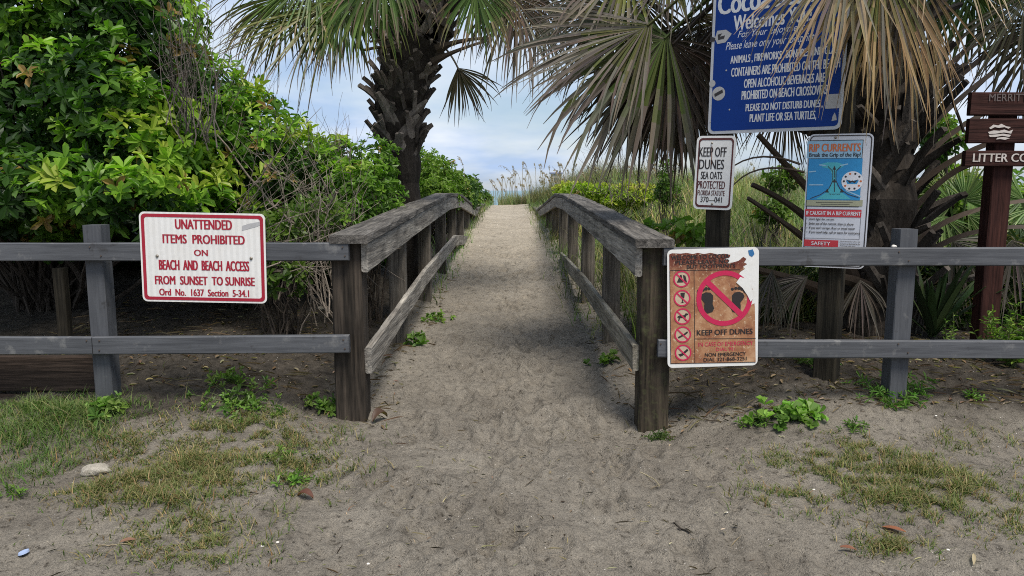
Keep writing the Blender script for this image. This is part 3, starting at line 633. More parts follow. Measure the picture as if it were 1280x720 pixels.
bc = s.loc(1065.3, 226.5); s.disc('w', bc, .050, .0030, 26)
for a in range(10): s.disc('k' if a % 3 else 'o', bc+.039*np.array([math.cos(a*.63), math.sin(a*.63)]), .0055, .0036, 7)
s.poly('b', bc+np.array([(-.030, .004), (-.012, .006), (0, -.004), (.012, .006), (.030, .004), (.022, -.014), (-.022, -.014)]), .0034); s.poly('k', bc+np.array([(-.028, .010), (-.010, .0), (0, .004), (.010, .0), (.028, .010), (.012, -.010), (0, -.004), (-.012, -.010)]), .0038)
prect('r', 1006, 262.5, 1077, 270.5, .0016); s.ptext('w', 'IF CAUGHT IN A RIP CURRENT', 1007.5, 1076, 264.2, 269, z=.0024, bold=.02)
ln = (("•  Don't fight the current", 1008, 1043, 272.3, 276), ('•  Swim out of the current, then to shore', 1008, 1067, 278, 281.8), ("•  If you can't escape, float or tread water", 1008, 1069, 283.5, 287.4), ('•  If you need help, call or wave for assistance', 1008, 1075, 289, 293))
for t_, a, b, y0, y1 in ln: s.ptext('k', t_, a, b, y0, y1, z=.0022, bold=.012)
a, b = s.loc(1005, 297.5), s.loc(1077, 262); s.ring('g', rrect(a[0], a[1], b[0], b[1], .002, 2), rrect(a[0]+.002, a[1]+.002, b[0]-.002, b[1]-.002, .001, 2), .0013)
prect('r', 1005, 300.5, 1048, 307.5, .0016); s.ptext('w', 'SAFETY', 1014, 1038, 302, 306.4, z=.0024, bold=.02)
for t_, a, b, y0, y1 in (('More information about rip', 1050, 1075, 301.2, 303), ('currents can be found at the', 1050, 1075, 304, 305.8), ('following web sites', 1050, 1069, 306.8, 308.6)): s.ptext('k', t_, a, b, y0, y1, z=.0022, bold=.01)
s.done(root, {'p': ('panel', signpaint('sign_pale', (.50, .51, .55), .25)), 'k': ('lettering', M_BLACK), 'l': ('heading_ground', signpaint('pale_blue', (.25, .42, .55), .2)), 'b': ('picture_sea', signpaint('picture_blue', (.02, .22, .46), .2)), 'y': ('picture_beach', signpaint('picture_sand', (.30, .30, .20), .2)),
              'c': ('picture_channel', signpaint('picture_teal', (.06, .36, .42), .2)), 'o': ('heading', signpaint('heading_orange', (.50, .13, .035), .2)), 'w': ('badge', signpaint('badge_white', (.62, .62, .65), .2)), 'r': ('heading_bar', signpaint('bar_red', (.42, .03, .04), .2)), 'g': ('outline', signpaint('outline_grey', (.15, .15, .17), .2))})
s.bolt(root, s.loc(1044.5, 172), .007)

# brown litter sign, right edge
M_BROWN = wood('brown_stain', 'x', (.050, .021, .017), (.03, .013, .011), .25); M_BROWNP = wood('brown_stain_post', 'z', (.055, .022, .017), (.033, .013, .011), .25)
YB = 4.30; p = U(1247, 300, YB)
root = thing('litter_sign', (p[0], YB+.04, G(p[0], YB)), 'brown timber sign of three boards with worn white lettering about litter, at the right edge', 'sign')
mb = MB(); t0 = U(1247, 122, YB)[2]; sweep(mb, [(p[0], YB+.05, G(p[0], YB)-.3), (p[0], YB+.05, t0)], (0, 1, 0), .118, .09, .005, .2, .0008); mb.build('post', M_BROWNP, root)
for x0, y0, y1, x1 in ((1211.5, 115.5, 144.5, 1345), (1209, 148.5, 179, 1345), (1204.5, 188.5, 208, 1352)):
    a = U(x0, (y0+y1)/2, YB-.02); b = a.copy(); b[0] = U(x1, y0, YB-.02)[0]; h = (U(x0, y0, YB-.02)-U(x0, y1, YB-.02))[2]
    hboard(root, 'board', M_BROWN, a, b, h, .036)
s = Sign(U(1200, 215, YB-.041), U(1350, 215, YB-.041), .5)
s.ptext('t', 'LITTER CONTROL', 1216, 1334, 191.8, 202.3, z=.001, bold=.03)
s.ptext('m', 'MERRITT ISLAND', 1236, 1330, 115.6+1.5, 126.5, z=.001, bold=.01)
cc = s.loc(1251, 164); k = s.w/150
for q in ([(-15, 4), (-10, 8), (-4, 7), (0, 9), (6, 6), (12, 5), (9, 3), (4, 5), (-3, 4), (-8, 5), (-13, 2.5)], [(-16, -1), (-9, 1), (-2, .5), (4, 2), (10, 0), (15, 2), (13, -3), (4, -1.5), (-6, -3), (-14, -3.5)], [(-15, -4.5), (-6, -4), (3, -3), (13, -4.5), (11, -7), (2, -5.5), (-6, -7), (-13, -7)], [(-4, -8), (4, -7), (12, -8.5), (6, -10.5), (0, -9.5), (-5, -10)]):
    s.poly('t', cc+k*np.array(q), .001)
s.done(root, {'t': ('lettering', signpaint('worn_white', (.52, .47, .43), .5)), 'm': ('faded_lettering', signpaint('ghost_lettering', (.11, .085, .078), .6))})
# ------------------------------------------------------------------ palms
M_FROND = leafmat('palm_leaf', .22, .5, .9); M_BOOT = barkmat('palm_boot', (.21, .185, .16), (.07, .058, .05), 9, var=True); M_STALK = leafmat('palm_stalk', .0, .7)
M_LEAF = leafmat('shrub_leaf', .36, .45); M_BRANCH = barkmat('shrub_branch', (.11, .09, .072), (.05, .04, .033), 30); M_DEAD = barkmat('dead_twig', (.28, .235, .19), (.12, .10, .08), 30)
M_GRASS = leafmat('grass_blade', .3, .6, spec=.2); M_WEED = leafmat('weed_leaf', .35, .5)
M_DEADG = barkmat('grey_twig', (.15, .13, .11), (.07, .058, .048), 30)
GREEN, OLIVE, TAN, BROWN, GREY = np.array((.080, .128, .028)), np.array((.15, .155, .040)), np.array((.32, .235, .135)), np.array((.12, .085, .06)), np.array((.175, .148, .118))
def strap(mb, pts, side, wds, th, col):
    P = np.asarray(pts, float); T = un(np.gradient(P, axis=0)); V = []; n = len(P)
    wds = np.interp(np.linspace(0, 1, n), np.linspace(0, 1, len(wds)), wds)
    for p, t, w_ in zip(P, T, wds):
        s_ = unit(side-t*(side@t)); u = np.cross(s_, t)
        V.append(np.array([p-s_*w_/2+u*th*.2, p-u*th/2, p+s_*w_/2+u*th*.2, p+u*th/2]))
    V = np.concatenate(V); F = [(i*4+k, i*4+(k+1) % 4, i*4+4+(k+1) % 4, i*4+4+k) for i in range(n-1) for k in range(4)]
    mb.add(V, F, col); n0 = mb.n-len(V); mb.f.append(np.array([[n0+3, n0+2, n0+1, n0]])); mb.c.append(np.array([col])); e = n0+4*(n-1); mb.f.append(np.array([[e, e+1, e+2, e+3]])); mb.c.append(np.array([col]))
def frond(parent, hub, axis, normal, R, n=46, spread=115, droop=.9, base=GREEN, tip=TAN, tipat=.6, origin=None, seed=0, fold=.3, wmax=.036, sag=.15, bulge=.25, dead=0., name='frond', fuse=.34):
    r = np.random.default_rng(seed+900); mb = MB(); hub = np.asarray(hub, float); axis = unit(axis); normal = unit(np.asarray(normal)-axis*(np.asarray(normal)@axis)); side = np.cross(axis, normal)
    sp = math.radians(spread); a = np.linspace(-sp, sp, n)+r.normal(0, sp/n*.5, n)
    d = np.cos(a)[:, None]*axis+np.sin(a)[:, None]*side+normal*r.normal(.0, .10, n)[:, None]-normal*(fold*np.abs(np.sin(a)))[:, None]
    d = un(d); L = R*(.78+.22*np.cos(a*.7))*r.uniform(.72, 1.10, n); K = 9
    pos = hub+axis*(sag*R*(1-np.abs(a)/sp))[:, None]; dr = droop*r.uniform(.55, 1.5, n)*np.where(r.random(n) < .2, 1.9, 1); kink = r.normal(0, .15, (n, 3))
    dA = 2*sp/n; V = []; nn = np.broadcast_to(normal, d.shape); W0 = np.minimum(wmax, R*dA*.9)
    for k in range(K+1):
        f = k/K; s_ = un(np.cross(d, nn)); m_ = np.cross(s_, d)
        wd = np.minimum(dA*f*L*1.0+.004, W0*.78)*(1 if f < fuse else max(.05, (1-f)/(1-fuse))**.85)
        wd = np.broadcast_to(wd, (n,))[:, None]
        V.append(np.stack([pos-s_*wd/2, pos-m_*wd*.30, pos+s_*wd/2], 1))
        d = un(d+np.array([0, 0, -1.])*(dr*(f**1.3)*2.0/K)[:, None]+kink*f/3); pos = pos+d*(L/K)[:, None]
    V = np.stack(V, 1).reshape(n, -1, 3); mseg = V.shape[1]; i = np.arange(n)[:, None]*mseg; F = []; C = []
    var = np.clip(1+r.normal(0, .18, (n, 1)), .5, 1.6)*(1+r.normal(0, .05, (n, 3))); deadm = (r.random((n, 1)) < dead)
    b0 = np.where(deadm, GREY*.9, base)*var; t0 = np.where(deadm, GREY, tip)*var
    for k in range(K):
        q = np.clip((k/(K-1)-tipat+r.normal(0, .10, (n, 1)))/.22, 0, 1); c = b0*(1-q)+t0*q
        for o in (0, 1): F.append(i+np.array([3*k+o, 3*k+o+1, 3*k+o+4, 3*k+o+3])); C.append(c)
    mb.add(V.reshape(-1, 3), np.concatenate(F), np.concatenate(C))
    if origin is not None:
        origin = np.asarray(origin, float); c_ = (origin+hub)/2+np.array([0, 0, bulge*np.linalg.norm(hub-origin)])
        P_ = bez(origin, c_, hub+axis*.03, 9); sd = unit(np.cross(P_[-1]-P_[0], [0, 0, 1.])+1e-6); strap(mb, P_, sd, [.06, .036, .026, .022], .018, base*.8)
    return mb.build(name, M_FROND, parent)
def trunk_with_boots(parent, axis_pts, radii, boots, seed, lean=(25, 55)):
    r = np.random.default_rng(seed); mb = MB(); P = np.array(axis_pts); n = 30
    t = np.linspace(0, 1, len(P)); tt = np.linspace(0, 1, n); Q = np.stack([np.interp(tt, t, P[:, k]) for k in range(3)], 1); rr = np.interp(tt, t, radii)
    tube(mb, Q+r.normal(0, .008, Q.shape), rr*(1+r.normal(0, .05, n)), 14, (.13, .125, .12))
    for j in range(boots['n']):
        u = boots['u0']+(boots['u1']-boots['u0'])*(j+.5)/boots['n']; ph = j*2.399+r.normal(0, .15)
        c = np.array([np.interp(u, tt, Q[:, k]) for k in range(3)]); ra = np.interp(u, tt, rr)*1.05; rad = np.array([math.cos(ph), math.sin(ph), 0.]); tan_ = np.array([-math.sin(ph), math.cos(ph), 0.])
        ln = r.uniform(*boots['len']); th = math.radians(r.uniform(*lean)); tw = r.normal(0, .22)
        d0 = unit(rad*math.sin(th*.35)+np.array([0, 0, 1.])*math.cos(th*.35)+tan_*tw); d1 = unit(rad*math.sin(th*1.2)+np.array([0, 0, 1.])*math.cos(th*1.2)+tan_*tw*1.4)
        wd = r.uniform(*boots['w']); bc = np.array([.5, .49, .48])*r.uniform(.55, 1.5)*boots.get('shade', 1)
        for sgn in (-1, 1):            # old leaf stalks crossing one another
            if r.random() < .12: continue
            tl = sgn*r.uniform(.25, .75); s0 = c+rad*ra*.78-tan_*tl*wd*1.1-np.array([0, 0, ln*.15]); th2 = th*r.uniform(.7, 1.15)
            d0 = unit(rad*math.sin(th2*.55)+np.array([0, 0, 1.])*math.cos(th2*.55)+tan_*tl); d1 = unit(rad*math.sin(th2)+np.array([0, 0, 1.])*math.cos(th2)+tan_*tl*.8)
            m_ = s0+d0*ln*.5; e = m_+d1*ln*.5*r.uniform(.5, 1.2); b2 = bc*r.uniform(.7, 1.25)
            strap(mb, bez(s0, m_, e, 5), unit(np.cross(d1, rad)+tan_*.3*sgn), [wd*1.05, wd*.95, wd*.8, wd*r.uniform(.35, .7)], .045, b2)
    return mb.build('trunk', M_BOOT, parent)
def V3(*a): return np.array(a, float)
# palm standing behind the left railing
LY = 7.0
base = U(512, 262, LY); gz = G(base[0], LY)
palmL = thing('cabbage_palm', (base[0], LY, gz), 'palm with a slim dark trunk flaring into jagged leaf stubs, behind the left railing', 'palm tree')
ax = [V3(base[0]+.02, LY, gz-.2), U(507, 240, LY), U(500, 190, LY), U(500, 130, LY), U(510, 80, LY), U(530, 30, LY), U(545, -20, LY), U(550, -80, LY)]
trunk_with_boots(palmL, ax, [.17, .15, .17, .22, .25, .27, .27, .2], dict(n=105, u0=.28, u1=.93, len=(.20, .36), w=(.07, .105)), 3, lean=(30, 68))
crownL = U(548, -25, LY)
def PF(palm, crown, hx, hy, Y, tx, ty, tY, R, nrm, seed, **k):
    hub = U(hx, hy, Y); tgt = U(tx, ty, tY); return frond(palm, hub, tgt-hub, nrm, R, origin=crown, seed=seed, **k)
cam_n = V3(0, -1, .35)
S = 1
for a in ((418, 6, 6.5, 300, 40, 6.4, 1.15, V3(0, -.7, .8), 1, dict(spread=80, droop=.75, base=OLIVE*.9, tip=GREY*.9, tipat=.55)),
          (432, 0, 6.3, 400, 70, 6.2, .70, V3(-.3, -.9, .5), 2, dict(spread=95, droop=1.2, base=GREEN*1.1, tip=BROWN*1.3)),
          (466, -22, 6.2, 448, 40, 6.0, .66, V3(.2, -1, .4), 3, dict(spread=100, droop=1.5, base=GREEN*1.2, tip=OLIVE*1.2, tipat=.7)),
          (395, -30, 6.6, 290, 20, 6.6, 1.0, V3(0, -.6, .9), 4, dict(spread=85, droop=.9, base=GREEN, tip=TAN*.8)),
          (482, -50, 6.1, 478, 10, 5.9, .66, V3(0, -1, .3), 5, dict(spread=90, droop=1.5, base=GREEN, tip=BROWN*1.4, tipat=.6)),
          (592, -22, 6.3, 604, 20, 6.2, .62, V3(.2, -1, .4), 7, dict(spread=85, droop=1.4, base=GREEN*1.1, tip=TAN*.7)),
          (640, -10, 6.5, 665, 50, 6.5, .85, V3(.3, -1, .3), 8, dict(spread=90, droop=1.6, base=BROWN*.9, tip=GREY*.8, tipat=.3, dead=.4)),
          (672, -14, 6.9, 690, 50, 7.0, .85, V3(.5, -.8, .3), 9, dict(spread=90, droop=1.5, base=BROWN*1.1, tip=GREY*.8, tipat=.35, dead=.4)),
          (620, -40, 6.9, 705, 5, 7.2, 1.0, V3(.3, -.6, .8), 10, dict(spread=90, droop=1.0, base=OLIVE, tip=TAN*.8)),
          (440, -10, 7.6, 410, 40, 7.8, .80, V3(-.2, .9, .5), 11, dict(spread=95, droop=1.6, base=BROWN*.7, tip=BROWN, dead=.2)),
          (505, -10, 7.8, 495, 40, 8.0, .70, V3(0, 1, .4), 12, dict(spread=95, droop=1.6, base=BROWN*.7, tip=BROWN, dead=.2)),
          (610, -25, 7.7, 630, 30, 7.9, .65, V3(0, 1, .4), 13, dict(spread=95, droop=1.6, base=BROWN*.7, tip=BROWN)),
          (365, -10, 7.4, 285, 60, 7.6, .95, V3(-.4, .7, .8), 14, dict(spread=80, droop=1.2, base=OLIVE*.8, tip=BROWN)),
          (430, -90, 7.0, 330, -90, 7.0, 1.1, V3(0, -.3, 1), 15, dict(spread=90, droop=.7)),
          (550, -110, 6.4, 550, -130, 5.4, 1.1, V3(0, -.5, 1), 16, dict(spread=90, droop=.7)),
          (670, -90, 7.0, 760, -80, 7.0, 1.1, V3(0, -.3, 1), 17, dict(spread=90, droop=.7)),
          (550, -120, 7.8, 560, -140, 9, 1.1, V3(0, .5, 1), 18, dict(spread=90, droop=.7))):
    PF(palmL, crownL, *a[:8], a[8], **a[9])
# small dead fan hanging by itself
frond(palmL, U(572, 85, 6.9), U(600, 130, 6.9)-U(572, 85, 6.9), V3(.2, -1, .1), .50, n=30, spread=55, droop=.8, base=BROWN*.6+GREEN*.15, tip=BROWN*.8, origin=U(553, 58, 7.0), seed=33, bulge=.2, sag=.05, wmax=.03)
for a, b, c, w_ in (((525, 62), (498, 52), (452, 63), .05), ((545, 62), (575, 48), (612, 48), .05), ((540, 78), (570, 62), (606, 52), .045), ((532, 50), (500, 44), (462, 52), .04)):
    mb = MB(); strap(mb, bez(U(*a, 6.8), U(*b, 6.75), U(*c, 6.7), 8), V3(0, -.5, .8), [w_*1.8, w_*.9, w_*.6, w_*.5], .02, BROWN*.55); mb.build('leaf_stalk', M_STALK, palmL)

# short stout palm behind the signs
RYP = 4.85
bx = U(1100, 430, RYP); gz = G(bx[0], RYP)
palmR = thing('cabbage_palm', (bx[0], RYP, gz), 'short stout palm with crossed grey leaf stubs, growing behind the rip current sign', 'palm tree')
trunk_with_boots(palmR, [V3(bx[0], RYP, gz-.2), U(1095, 330, RYP), U(1100, 220, RYP), U(1100, 120, RYP), U(1095, 0, RYP), U(1092, -110, RYP)], [.30, .24, .21, .22, .22, .18], dict(n=84, u0=.08, u1=.95, len=(.28, .58), w=(.05, .09), shade=.42), 8, lean=(28, 72))  # stubs coloured darker to paint in the shade of the crown
crownR = U(1090, -70, RYP)
for a in ((836, 46, 4.45, 700, 116, 4.3, 1.02, V3(.1, -1, .35), 41, dict(spread=84, droop=.66, base=GREEN*.5+OLIVE*.2, tip=GREY*.75, tipat=.42, dead=.22, n=52, sag=.06, fuse=.48, wmax=.05)),
          (840, 50, 4.5, 850, 150, 4.5, .72, V3(.2, -1, .2), 42, dict(spread=80, droop=.9, base=BROWN*.45, tip=BROWN*.6, tipat=.4, fuse=.5, n=52)),
          (810, 65, 4.8, 790, 160, 4.8, .70, V3(.0, -1, .2), 43, dict(spread=65, droop=.8, base=BROWN*.4, tip=BROWN*.6, tipat=.4, fuse=.5)),
          (868, 60, 4.6, 880, 140, 4.6, .70, V3(.3, -1, .2), 44, dict(spread=75, droop=1.0, base=BROWN*.45, tip=BROWN*.7, tipat=.5, fuse=.5)),
          (850, 75, 4.7, 855, 160, 4.75, .72, V3(.1, -1, .1), 63, dict(spread=70, droop=.9, base=BROWN*.4, tip=BROWN*.6, tipat=.5, fuse=.5)),
          (848, 42, 4.7, 770, 165, 4.7, .86, V3(.1, -1, .1), 64, dict(spread=50, droop=.7, base=BROWN*.45, tip=BROWN*.75, tipat=.45, fuse=.5)),
          (762, 8, 4.9, 722, 60, 4.9, .58, V3(.1, -1, .2), 65, dict(spread=80, droop=1.0, base=BROWN*.8, tip=GREY*.7, tipat=.35)),
          (805, -2, 4.9, 795, 80, 4.9, .58, V3(.1, -1, .2), 66, dict(spread=85, droop=1.1, base=BROWN*.5, tip=BROWN*.9, tipat=.4)),
          (872, 20, 4.8, 876, 110, 4.8, .80, V3(.1, -1, .1), 67, dict(spread=75, droop=1.0, base=BROWN*.45, tip=BROWN*.7, tipat=.4, fuse=.5)),
          (815, 30, 4.4, 720, 75, 4.3, .80, V3(.1, -.8, .6), 68, dict(spread=55, droop=.7, base=OLIVE*.5, tip=GREY*.8, tipat=.30, dead=.5)),
          (790, -46, 4.6, 730, 0, 4.5, .60, V3(.0, -.9, .6), 45, dict(spread=85, droop=.6, base=OLIVE, tip=GREY, tipat=.45, dead=.35)),
          (840, -50, 4.5, 830, 20, 4.4, .42, V3(.0, -1, .3), 46, dict(spread=90, droop=1.1, base=OLIVE, tip=GREY, tipat=.5, dead=.3)),
          (900, -70, 4.6, 870, 0, 4.6, .48, V3(.0, -1, .4), 47, dict(spread=90, droop=1.1, base=GREEN, tip=BROWN, tipat=.6)),
          (1100, -62, 3.62, 1108, 60, 3.5, .80, V3(.05, -1, .35), 48, dict(spread=46, droop=.95, base=OLIVE*.8, tip=TAN*.95*np.array((1.05, .95, .85)), tipat=.28, dead=.12, n=48, wmax=.042)),
          (1128, -55, 3.75, 1142, 80, 3.7, .80, V3(.1, -1, .2), 49, dict(spread=48, droop=1.2, base=BROWN*1.2, tip=TAN*.85*np.array((1.05, .93, .8)), tipat=.3, n=50, wmax=.04, dead=.3)),
          (1066, -62, 3.65, 1026, 20, 3.5, .66, V3(-.2, -1, .4), 50, dict(spread=50, droop=1.0, base=TAN*.5, tip=TAN*.9, tipat=.3, dead=.3)),
          (1275, -5, 4.75, 1300, 60, 4.8, .75, V3(.2, -1, .1), 51, dict(spread=95, droop=1.0, base=BROWN*.6+GREEN*.2, tip=BROWN*.7)),
          (1310, 25, 4.9, 1290, 90, 4.9, .70, V3(.2, -1, .1), 52, dict(spread=80, droop=1.0, base=BROWN*.6, tip=BROWN*.6)),
          (1215, -25, 5.3, 1230, 30, 5.4, .70, V3(.2, .9, .4), 53, dict(spread=100, droop=1.1, base=GREEN*.7, tip=BROWN*.8)),
          (1160, -35, 5.4, 1180, 20, 5.5, .62, V3(.2, .9, .4), 54, dict(spread=100, droop=1.2, base=GREEN*.7, tip=BROWN*.8)),
          (1010, -40, 5.5, 985, 30, 5.7, .75, V3(.0, .9, .4), 55, dict(spread=100, droop=1.2, base=GREEN*.6, tip=BROWN*.8)),
          (930, 20, 5.3, 905, 110, 5.4, .80, V3(.0, -.9, .2), 56, dict(spread=85, droop=1.2, base=BROWN*.6, tip=BROWN*.8, dead=.1)),
          (985, 105, 5.0, 985, 190, 5.0, .58, V3(.1, -1, .1), 57, dict(spread=45, droop=.8, base=BROWN*.5, tip=BROWN*.7)),
          (960, -120, 4.6, 860, -130, 4.5, .95, V3(0, -.3, 1), 58, dict(spread=90, droop=.7)),
          (1090, -170, 4.2, 1090, -200, 3.4, .95, V3(0, -.5, 1), 59, dict(spread=90, droop=.7)),
          (1210, -120, 4.8, 1320, -120, 4.8, .95, V3(0, -.3, 1), 60, dict(spread=90, droop=.7)),
          (1090, -160, 5.6, 1090, -180, 6.5, .95, V3(0, .5, 1), 61, dict(spread=90, droop=.7)),
          (1150, -110, 4.0, 1210, -60, 3.4, .8, V3(.3, -.5, 1), 62, dict(spread=85, droop=.9, base=OLIVE))):
    PF(palmR, crownR, *a[:8], a[8], **a[9])
stub = BROWN*.5
for a, b, c, w0, w1, Y in (((1120, 215), (1160, 150), (1240, 92), .12, .05, 4.75), ((1120, 250), (1165, 165), (1262, 128), .11, .05, 4.8), ((1125, 195), (1150, 120), (1270, 45), .12, .06, 4.85), ((1120, 260), (1180, 190), (1285, 165), .10, .05, 4.6),
                    ((1115, 300), (1170, 220), (1215, 205), .12, .05, 4.55), ((1118, 330), (1180, 255), (1300, 250), .11, .03, 4.7), ((1120, 350), (1190, 275), (1300, 285), .10, .03, 4.6), ((1060, 290), (1010, 235), (948, 168), .10, .045, 4.7),
                    ((1055, 320), (1010, 260), (940, 230), .10, .045, 4.75), ((1060, 340), (1000, 290), (935, 247), .09, .035, 4.6), ((1130, 160), (1165, 90), (1220, 55), .11, .05, 4.9), ((1070, 380), (1010, 350), (940, 335), .12, .06, 4.55), ((1115, 400), (1060, 350), (1050, 300), .10, .07, 4.5),
                    ((1090, 420), (1120, 380), (1180, 345), .11, .06, 4.55), ((1130, 390), (1085, 350), (1040, 345), .12, .08, 4.45)):
    mb = MB(); strap(mb, bez(U(*a, RYP-.1), U(*b, (RYP+Y)/2), U(*c, Y), 10), V3(0, -.6, .8), [w0, w0*.7, w1, w1*.8], .03, stub*(RNG.uniform(.8, 1.9))); mb.build('leaf_stalk', M_STALK, palmR)
mb = MB(); tube(mb, crooked(U(1205, 165, 4.6), U(1165, 45, 4.5), 7, .01), .009, 6, BROWN*.35); mb.build('leaf_stalk', M_STALK, palmR)
for a, b, c in (((1000, 205), (925, 175), (888, 240)), ((1005, 215), (930, 195), (905, 250)), ((1010, 170), (1020, 140), (1060, 165))):
    mb = MB(); tube(mb, bez(U(*a, 4.7), U(*b, 4.6), U(*c, 4.6), 10), np.linspace(.008, .003, 10), 5, BROWN*.6); mb.build('fruit_stalk', M_STALK, palmR)

# ------------------------------------------------------------------ shrubs
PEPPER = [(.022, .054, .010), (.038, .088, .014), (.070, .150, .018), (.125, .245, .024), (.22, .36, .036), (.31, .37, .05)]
def shrub(name, label, cat, blobs, n, LL, pal_, p, root_at, group=None, W=.42, k=8, twigs=60, seed=0, tw_r=.010, branch_mat=None, up=.55, shell=.5, bare=0, dens_face=None, core=.45):
    """blobs: (px, py, depth, radius x, y, z in metres)"""
    r = np.random.default_rng(seed+50); B = [(U(b[0], b[1], b[2]), np.array(b[3:6])) for b in blobs]; wt = np.array([b[1][0]*b[1][2] for b in B])**1.0; wt /= wt.sum()
    which = r.choice(len(B), n, p=wt); d = un(r.normal(size=(n, 3))); ctr = np.array([b[0] for b in B])[which]; rad = np.array([b[1] for b in B])[which]
    rr = 1-shell*r.random(n)**1.6; lump = 1+.28*fbm(d[:, 0]*2+which*7, d[:, 2]*2+d[:, 1]*2, 1.3, 3)*1.6
    C = ctr+d*rad*(rr*lump)[:, None]; gz_ = gh(C[:, 0], C[:, 1]); ok = C[:, 2] > gz_+.05; C, d, rr = C[ok], d[ok], rr[ok]
    A = un(d*.8+np.array([0, -.1, up])+r.normal(0, .35, d.shape)); n = len(C)
    age_light = np.clip(.5*(rr-.5)/.5+1.1*fbm(C[:, 0]+C[:, 1]*.6, C[:, 2]*1.3, 1.9, 2)+.45*d[:, 2]*.6+r.normal(0, .22, n), 0, .999)     # young shoot tips yellower; upper and outer leaves also painted lighter, as if lit
    pc = np.array(pal_); idx = age_light*(len(pc)-1); i0 = idx.astype(int); f = (idx-i0)[:, None]; colr = pc[i0]*(1-f)+pc[np.minimum(i0+1, len(pc)-1)]*f; colr[r.random(n) < .022] = (.26, .17, .06)
    root = thing(name, (root_at[0], root_at[1], G(root_at[0], root_at[1])), label, cat, group)
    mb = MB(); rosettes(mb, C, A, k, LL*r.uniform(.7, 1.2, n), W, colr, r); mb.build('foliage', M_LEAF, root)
    mb = MB(); R0 = np.array([root_at[0], root_at[1], G(root_at[0], root_at[1])-.1])
    for j in range(twigs):
        t_ = C[r.integers(n)]; st = R0+np.array([r.normal(0, .10), r.normal(0, .10), 0]); mid = (st+t_)/2+np.array([0, 0, .15*np.linalg.norm(t_-st)])+r.normal(0, .08, 3)
        P_ = bez(st, mid, t_, 9)+r.normal(0, .012, (9, 3)); tube(mb, P_, np.linspace(tw_r*r.uniform(.8, 2.0), tw_r*.35, 9), 5)
    mb.build('branch', branch_mat or M_BRANCH, root); return root
def x_at(px, Y): return (U(px, 300, Y)[0], Y)
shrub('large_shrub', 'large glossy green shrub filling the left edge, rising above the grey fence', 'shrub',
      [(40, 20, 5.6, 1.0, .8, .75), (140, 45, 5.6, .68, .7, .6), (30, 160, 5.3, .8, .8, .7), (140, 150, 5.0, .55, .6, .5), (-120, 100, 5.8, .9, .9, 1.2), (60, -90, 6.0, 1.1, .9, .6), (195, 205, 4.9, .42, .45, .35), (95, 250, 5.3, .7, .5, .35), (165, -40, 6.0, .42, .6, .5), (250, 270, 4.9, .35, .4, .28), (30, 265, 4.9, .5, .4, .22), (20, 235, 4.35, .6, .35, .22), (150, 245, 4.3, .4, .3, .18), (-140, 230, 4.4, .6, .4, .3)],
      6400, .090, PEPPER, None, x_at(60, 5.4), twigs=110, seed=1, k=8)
shrub('sprawling_shrub', 'mid-sized shrub sloping down from the big one, with bare twigs among its leaves', 'shrub',
      [(265, 128, 5.9, .36, .5, .36), (295, 175, 5.7, .50, .5, .45), (340, 215, 5.6, .45, .5, .40), (245, 190, 5.6, .4, .45, .4), (390, 235, 5.8, .40, .45, .36), (300, 270, 5.4, .5, .4, .35), (420, 205, 6.2, .22, .3, .25), (225, 85, 6.0, .25, .3, .25)],
      1900, .082, PEPPER, None, x_at(300, 5.7), twigs=110, seed=2, k=7, W=.40)
shrub('leafy_shrub', 'small bright green shrub wrapping the foot of the slim palm', 'shrub',
      [(455, 245, 5.6, .28, .3, .30), (470, 205, 6.2, .18, .25, .24), (468, 268, 5.7, .22, .28, .18), (440, 290, 5.2, .2, .25, .22), (420, 260, 5.6, .25, .3, .3), (478, 228, 6.3, .13, .2, .22)],
      760, .058, [(.06, .12, .018), (.10, .19, .024), (.15, .26, .032), (.21, .31, .045)], None, x_at(455, 5.6), twigs=50, seed=3, k=7, tw_r=.006)
shrub('low_shrub', 'low shrub with paler leaves growing under the board fence rail beside the dark front post', 'shrub',
      [(350, 345, 4.6, .18, .2, .12), (330, 300, 4.9, .3, .3, .2), (395, 270, 4.9, .18, .2, .14)], 160, .075, [(.05, .09, .016), (.09, .15, .025), (.14, .20, .04)], None, x_at(350, 4.7), twigs=30, seed=4, k=7, tw_r=.005)
shrub('dune_shrub', 'yellow-green shrub between the slim palm and the kink of the left railing', 'shrub',
      [(543, 225, 10.5, .38, .5, .36), (538, 245, 9.8, .4, .5, .25), (528, 215, 11, .25, .3, .3)], 1000, .075, [(.07, .13, .018), (.12, .20, .026), (.18, .26, .045)], None, x_at(540, 10.6), twigs=40, seed=5, k=7)
shrub('dune_shrub', 'rounded dark green shrub where the left railing runs into the sand', 'shrub',
      [(577, 238, 14.5, .38, .6, .34), (584, 248, 16.5, .28, .5, .3), (566, 250, 13.2, .40, .5, .3), (604, 249, 24, .28, .5, .24), (588, 250, 19.5, .25, .5, .26), (560, 228, 13.5, .3, .4, .25)], 1500, .10, [(.035, .075, .018), (.06, .12, .022), (.10, .17, .03), (.16, .22, .04)], None, x_at(582, 15), twigs=40, seed=6, k=7)
